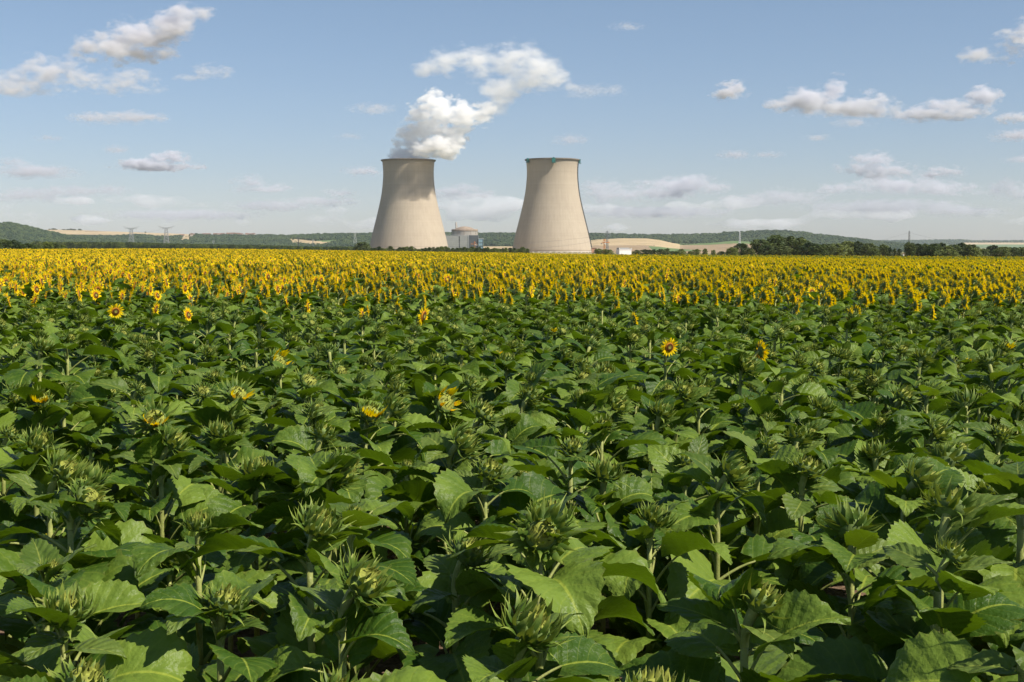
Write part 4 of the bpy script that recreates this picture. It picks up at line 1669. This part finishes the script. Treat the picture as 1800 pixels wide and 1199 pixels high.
for i, p in enumerate(sorted(BLOOM_PLANTS, key=lambda p: p['y'])):
    r = random.Random(9000 + i)
    x, y = p['x'], p['y']
    sc = p['h'] / STEM_H
    e = empty('blooming_sunflower', (x, y, zg(x, y)))
    e.scale = (sc, sc, sc)
    tag(e, p['label'], 'sunflower', 'sunflowers in bloom')
    link('stem', STEMS[i % 6], e, rot=(0, 0, r.uniform(0, 6.28)))
    link('foliage', FOL[r.randrange(10)], e, rot=(0, 0, r.uniform(0, 6.28)), sc=(1, 1, .93))
    bm_, pm_, dm_ = BLOOMS[r.randrange(len(BLOOMS))]
    hb = link('flower_head', bm_, e, (0, 0, STEM_H - .05), (0, 0, p['az']), p.get('fs', .95) * r.uniform(.85, 1.1))
    link('petals', pm_, hb)
    link('disc', dm_, hb)

# ------------------------------------------------------------------ the rest of the field (stuff)
FIELDM = [M['leaf'], M['stem'], M['young_leaf'], M['bract'], M['receptacle'], M['floret'], M['petal'], M['disc']]


def whole(seed, kind, bigs, smalls, lod, nleaf):
    """all variants face +X so that the scatter's rotation sets the facing"""
    m = MB()
    m.merge(foliage_mb(seed, bigs, smalls, nleaf), Matrix.Diagonal((1, 1, .93 if kind == 'bloom' else 1, 1)))
    m.merge(stem_mb(STEM_H, 6 if lod < 2 else 3, 3, seed), None, {0: 1})
    T = Matrix.Translation((0, 0, STEM_H - .05))
    r = random.Random(seed)
    if kind == 'bud':
        i_, f_ = bud_head(seed, r.uniform(.2, 1.1), 0 if r.random() < .93 else .6, lod)
        m.merge(i_, T, {0: 3, 1: 1, 2: 4}); m.merge(f_, T, {0: 5, 1: 6})
    else:
        b_, p_, d_ = bloom_head(seed, r.uniform(1.2, 1.75), lod)
        m.merge(b_, T, {0: 3, 1: 1, 2: 4}); m.merge(p_, T, {0: 6}); m.merge(d_, T, {0: 7})
    return m.mesh('field_plant', FIELDM, True)


BUD_V = [whole(3000 + k, 'bud', BIG2, SMALL2, 1, 14) for k in range(8)]
BUD_F = [whole(3100 + k, 'bud', BIG3, SMALL3, 2, 9) for k in range(6)]
BLO_V = [whole(3200 + k, 'bloom', BIG2, SMALL2, 1, 14) for k in range(8)]
BLO_F = [whole(3300 + k, 'bloom', BIG3, SMALL3, 2, 8) for k in range(8)]
bud_pts, blo_pts = [], []
for p in stuff_bud:
    bud_pts.append((p['x'], p['y'], zg(p['x'], p['y']), p['az'], p['h'] / 1.2, fr.randrange(8)))
for p in stuff_bloom:
    blo_pts.append((p['x'], p['y'], zg(p['x'], p['y']), p['az'], p['h'] / STEM_H, fr.randrange(8)))
FAR = 222.0
nfar = 0
y = 24.0
while y < FAR:
    dens = 5.4 if y < 45 else (6.0 if y < 90 else 4.6)
    dy = max(.4, y * .012)
    hw = y * HALF * 1.15 + 2
    cnt = int(dens * dy * 2 * hw)
    for _ in range(cnt):
        xx = fr.uniform(-hw, hw)
        yy = y + fr.uniform(0, dy)
        # beyond a line that slants across the field the crop is still green
        u = xx / yy
        gl = lerp_table([(-.5, 400), (-.05, 330), (0.02, 205), (.1, 150), (.25, 118), (.45, 100)], u)
        green = smooth(gl * .92, gl * 1.02, yy) * .93
        if fr.random() < max(green, .04):
            bud_pts.append((xx, yy, zg(xx, yy), fr.gauss(0, .8), fr.gauss(1.06, .04), 8 + fr.randrange(6)))
        else:
            blo_pts.append((xx, yy, zg(xx, yy), fr.gauss(.2, .32), fr.gauss(1.16, .05), (8 + fr.randrange(8)) if yy > 40 else fr.randrange(8)))
    y += dy
print('stuff', len(bud_pts), len(blo_pts))
scatter('budding_crop', bud_pts, BUD_V + BUD_F, 'green sunflower crop in bud, in the shaded middle band and far right strip', 'sunflower crop')
scatter('flowering_crop', blo_pts, BLO_V + BLO_F, 'dense yellow band of flowering sunflowers stretching to the far edge', 'sunflower crop')


# ------------------------------------------------------------------ steam and clouds (closed bodies of even mist)
def mist_body(name, spheres, voxel, amp, mat, seed=0, parent=None, smooth_it=0):
    """spheres: list of (center, (rx,ry,rz)) -> one closed bumpy hull"""
    import bmesh
    bm = bmesh.new()
    for c, rr in spheres:
        Mx = Matrix.Translation(c) @ Matrix.Diagonal((rr[0], rr[1], rr[2], 1))
        bmesh.ops.create_icosphere(bm, subdivisions=3, radius=1, matrix=Mx)
    me = bpy.data.meshes.new(name)
    bm.to_mesh(me); bm.free()

    def remesh(me, vx):
        tmp = bpy.data.objects.new('tmp', me)
        col.objects.link(tmp)
        md = tmp.modifiers.new('r', 'REMESH'); md.mode = 'VOXEL'; md.voxel_size = vx
        dg = bpy.context.evaluated_depsgraph_get()
        res = bpy.data.meshes.new_from_object(tmp.evaluated_get(dg))
        bpy.data.objects.remove(tmp)
        return res
    me = remesh(me, voxel)
    n = len(me.vertices)
    co = np.zeros(n * 3); me.vertices.foreach_get('co', co); co = co.reshape(-1, 3)
    no = np.zeros(n * 3); me.vertices.foreach_get('normal', no); no = no.reshape(-1, 3)
    so = Vector((seed * 13.7, seed * 7.1, 0))
    for i in range(n):
        p = Vector(co[i])
        d = 0.0
        a, f = amp, 1.0 / (amp * 4.5)
        for o_ in range(4):
            v = noise.noise(p * f + so)
            d += a * (0.55 - 1.6 * abs(v)) if o_ > 0 else a * v * 1.6
            a *= .5; f *= 2.1
        co[i] += no[i] * d
    me.vertices.foreach_set('co', co.ravel())
    me.update()
    me = remesh(me, voxel * .8)
    me.name = name
    me.materials.clear(); me.materials.append(mat)
    return link(name, me, parent)


def px_spheres(lst, Y, r, sub=7, deep=1.0, grow=.8):
    out = []
    k = Y / FPX
    for it in lst:
        px, py, rx, ry = it[:4]
        dy = it[4] if len(it) > 4 else 0
        c = at(px, py, Y) + Vector((0, dy, 0))
        out.append((c, (rx * k * grow, rx * k * .9 * grow * deep, ry * k * grow)))
        for _ in range(sub):
            a = r.uniform(0, 6.28); q = r.uniform(.35, .95)
            s = r.uniform(.28, .5)
            ox, oz = math.cos(a) * q * rx * k, math.sin(a) * q * ry * k
            if oz < 0: oz *= .6
            rr = min(rx, ry * 1.3) * k * s
            out.append((c + Vector((ox, r.uniform(-.5, .5) * rx * k * deep, oz)), (rr * 1.15, rr * 1.1, rr)))
    return out


pr_ = random.Random(8)
steam = [(718, 280, 40, 10), (705, 277, 22, 8, -12), (735, 277, 22, 8, -14), (705, 268, 24, 14), (735, 262, 30, 20, -8), (765, 258, 30, 22, -22), (722, 238, 26, 24), (755, 228, 38, 32, -20), (795, 245, 30, 28, -38),
         (735, 203, 26, 24, -15), (772, 195, 38, 32, -40), (815, 208, 36, 28, -50), (845, 210, 22, 18, -50), (758, 174, 18, 16, -25), (855, 196, 18, 14, -45), (790, 272, 20, 14, -42), (700, 252, 14, 14), (748, 268, 22, 12, -56), (775, 262, 26, 18, -62), (800, 262, 22, 18, -58)]
drift = [(878, 165, 32, 26, -35), (872, 192, 26, 18, -38), (835, 112, 46, 30, -20), (790, 106, 38, 24, -10), (750, 120, 26, 13, 0), (895, 112, 44, 30, -30), (940, 132, 40, 30, -35), (972, 146, 26, 18, -35),
         (930, 100, 26, 20, -30), (1000, 158, 18, 8, -35)]
def puffs_of(lst, Y, grow, deep=1.0):
    k = Y / FPX
    return [(at(p[0], p[1], Y) + Vector((0, p[4] if len(p) > 4 else 0, 0)), (p[2] * k * grow, p[2] * k * grow * .85 * deep, p[3] * k * grow)) for p in lst]


plume = mist_body('steam_plume', px_spheres(steam, TY, pr_, 6, 1.0, 1.0), 2.6, 5.0, mist_material('steam', 0.085, puffs_of(steam, TY, 1.28), 1 / 22, 1.35, .02, .5, .15, 6, None, 1.0), 2)
tag(plume, 'billowing white steam plume rising from the left cooling tower', 'steam plume')
mist_body('drifting_steam', px_spheres(drift, TY, pr_, 6, 1.0, 1.25), 3.0, 7.0, mist_material('thin_steam', 0.042, puffs_of(drift, TY, 1.45), 1 / 30, 2.2, .05, .9, .2, 6), 4, plume)

CB = 1250.0
clouds = [
    ([(335, 22, 34, 13), (295, 42, 40, 20), (250, 64, 48, 30), (205, 82, 52, 24), (160, 82, 34, 24), (235, 92, 62, 13)], 108, 1.0, 'large bright white cloud streaming up at the upper left'),
    ([(85, 132, 52, 30), (30, 152, 45, 20), (112, 110, 22, 18), (50, 145, 60, 22)], 172, .8, 'grey-white cloud bank at the left edge of the sky'),
    ([(205, 142, 55, 18), (255, 155, 34, 9), (160, 138, 28, 16)], 165, .5, 'soft grey cloud hanging just under the large bright left cloud'),
    ([(372, 124, 30, 11), (335, 136, 28, 5)], 140, .3, 'thin wisp of cloud right of the large bright left cloud'),
    ([(172, 208, 40, 9), (240, 205, 46, 9)], 222, .4, 'flat streak of cloud below the left cloud bank'),
    ([(246, 288, 34, 8), (300, 280, 36, 12), (275, 293, 62, 6)], 300, .9, 'lens-shaped white cloud low in the left sky'),
    ([(205, 262, 18, 7)], 270, .4, 'tiny cloud puff above the lens-shaped left cloud'),
    ([(88, 243, 22, 5)], 250, .25, 'faint flat wisp at the left of the sky'),
    ([(1285, 160, 30, 15), (1300, 152, 16, 12)], 180, .9, 'small compact white cloud right of the towers'),
    ([(1415, 178, 52, 18), (1468, 158, 20, 22), (1540, 182, 30, 20), (1480, 190, 84, 11), (1382, 182, 28, 10)], 202, .9, 'long white cloud with a raised hump in the right sky'),
    ([(1612, 202, 34, 12), (1675, 192, 52, 14), (1728, 172, 26, 18), (1645, 200, 60, 10)], 218, .8, 'slanting white cloud rising to the right'),
    ([(1722, 98, 32, 11), (1780, 78, 34, 24), (1805, 55, 25, 22)], 112, .8, 'cloud cut by the upper right corner of the sky'),
    ([(1535, 285, 40, 16), (1500, 296, 34, 10), (1560, 300, 50, 12)], 312, .7, 'puffy cloud low in the right sky'),
    ([(1668, 300, 26, 10), (1640, 307, 20, 6)], 314, .6, 'small puff right of the puffy low cloud'),
    ([(1500, 330, 50, 10), (1590, 325, 70, 14), (1660, 332, 60, 10)], 346, .55, 'broad layered cloud low above the right horizon'),
    ([(1785, 207, 28, 9)], 218, .6, 'small cloud at the right edge of the sky, upper of two'),
    ([(1782, 238, 34, 9)], 248, .5, 'small cloud at the right edge of the sky, lower of two'),
    ([(1780, 335, 40, 18), (1800, 280, 30, 6)], 356, .5, 'low cloud bank at the right edge above the horizon'),
    ([(1075, 338, 55, 20), (1050, 330, 25, 12)], 360, .6, 'pale low cloud just right of the idle tower'),
    ([(1205, 325, 62, 14), (1160, 340, 50, 12)], 356, .6, 'pale wide low cloud between idle tower and right sky'),
    ([(440, 322, 28, 13), (500, 328, 24, 7), (460, 333, 40, 5)], 338, .5, 'pale low cloud midway between left edge and steaming tower'),
    ([(800, 338, 42, 12), (840, 342, 28, 8)], 354, .5, 'pale low cloud showing between the two towers'),
    ([(640, 300, 30, 8), (600, 338, 30, 6)], 350, .4, 'pale scrap of cloud beside the steaming tower rim'),
    ([(60, 302, 66, 10), (20, 285, 26, 8)], 318, .4, 'pale streaky cloud low at the left edge of the sky'),
    ([(655, 190, 38, 8)], 200, .25, 'thin wisp left of the steam plume'),
    ([(1050, 158, 46, 9), (1015, 168, 24, 6)], 172, .2, 'thin wisp trailing right of the drifting steam'),
    ([(1005, 245, 34, 8)], 255, .25, 'faint wisp above the idle tower'),
    ([(1288, 272, 26, 7)], 282, .35, 'faint small puff below the compact white cloud'),
    ([(1352, 272, 22, 6)], 280, .3, 'faint small puff below the long humped cloud'),
    ([(1500, 216, 34, 7), (1435, 242, 24, 5)], 228, .25, 'faint ragged wisp under the long humped cloud'),
    ([(1385, 345, 60, 13), (1320, 351, 50, 9)], 362, .36, 'pale flat low cloud between the idle tower and the layered right cloud'),
    ([(560, 355, 60, 8), (480, 361, 70, 8)], 370, .36, 'pale flat low cloud just above the village ridge'),
    ([(150, 335, 70, 10), (50, 343, 60, 12)], 356, .36, 'pale flat low cloud above the far left wooded hill'),
    ([(1560, 364, 120, 11), (1690, 371, 70, 9)], 380, .36, 'pale flat low cloud stretching above the right treeline'),
    ([(1150, 373, 110, 9)], 383, .36, 'pale flat low cloud above the tan slope beside the idle tower'),
    ([(320, 378, 110, 8)], 387, .34, 'pale flat low cloud above the two left pylons'),
    ([(1100, 46, 26, 6)], 56, .2, 'barely visible wisp high in the middle of the sky'),
    ([(615, 240, 22, 6)], 250, .2, 'barely visible wisp left of the steaming tower'),
]
cr_ = random.Random(17)
for i, (ell, base, dn, lab) in enumerate(clouds):
    tanb = (HOR - base) / FPX
    Y = min(CB / tanb, 30000)
    k = Y / FPX
    ry = max(e_[3] for e_ in ell) * k
    rxm = max(e_[2] for e_ in ell)
    ext = (max(e_[0] + e_[2] for e_ in ell) - min(e_[0] - e_[2] for e_ in ell)) * k
    sp = px_spheres([(q[0], q[1] + 1, q[2] * 1.15, q[3] * 1.15) for q in ell], Y, cr_, 9, .9, 1.25)
    o = mist_body('cloud', sp, max(ry / 9, ext / 130), ry * .22, mist_material('cloud', 4.6 * dn ** 1.9 / ry, puffs_of(ell, Y, 1.5, .9), 1 / (ry * 1.0), 2.8, .02, 1.3, .2, 6, None, .65, (.85, .855, .895)), i + 5)
    tag(o, lab, 'cloud', 'clouds in the blue sky')
# low hazy layer
low = []
for _ in range(46):
    px = cr_.uniform(-150, 1950); py = cr_.uniform(345, 402)
    low.append((px, py, cr_.uniform(40, 110), cr_.uniform(3, 8)))
sp = px_spheres(low, 32000, cr_, 4, .5)
o = mist_body('low_clouds', sp, 110, 90, mist_material('low_cloud', 0.0030, [((0, 32000, 900), (60000, 9000, 1700))], 1 / 800, 2.4, .25, 1.2, .15, 5), 90)
tag(o, 'thin layered cloud blurring the sky just above the horizon', 'clouds', kind='stuff')

# ------------------------------------------------------------------ the air
b = MB()
b.box((0, 6050, 202), (26200, 14100, 456))
hz = b.obj('haze', [volume_material('haze_air', 2.8e-5, (0.8, 0.9, 1.0))])
tag(hz, 'pale summer haze hanging over the fields and hills', 'haze', kind='stuff')
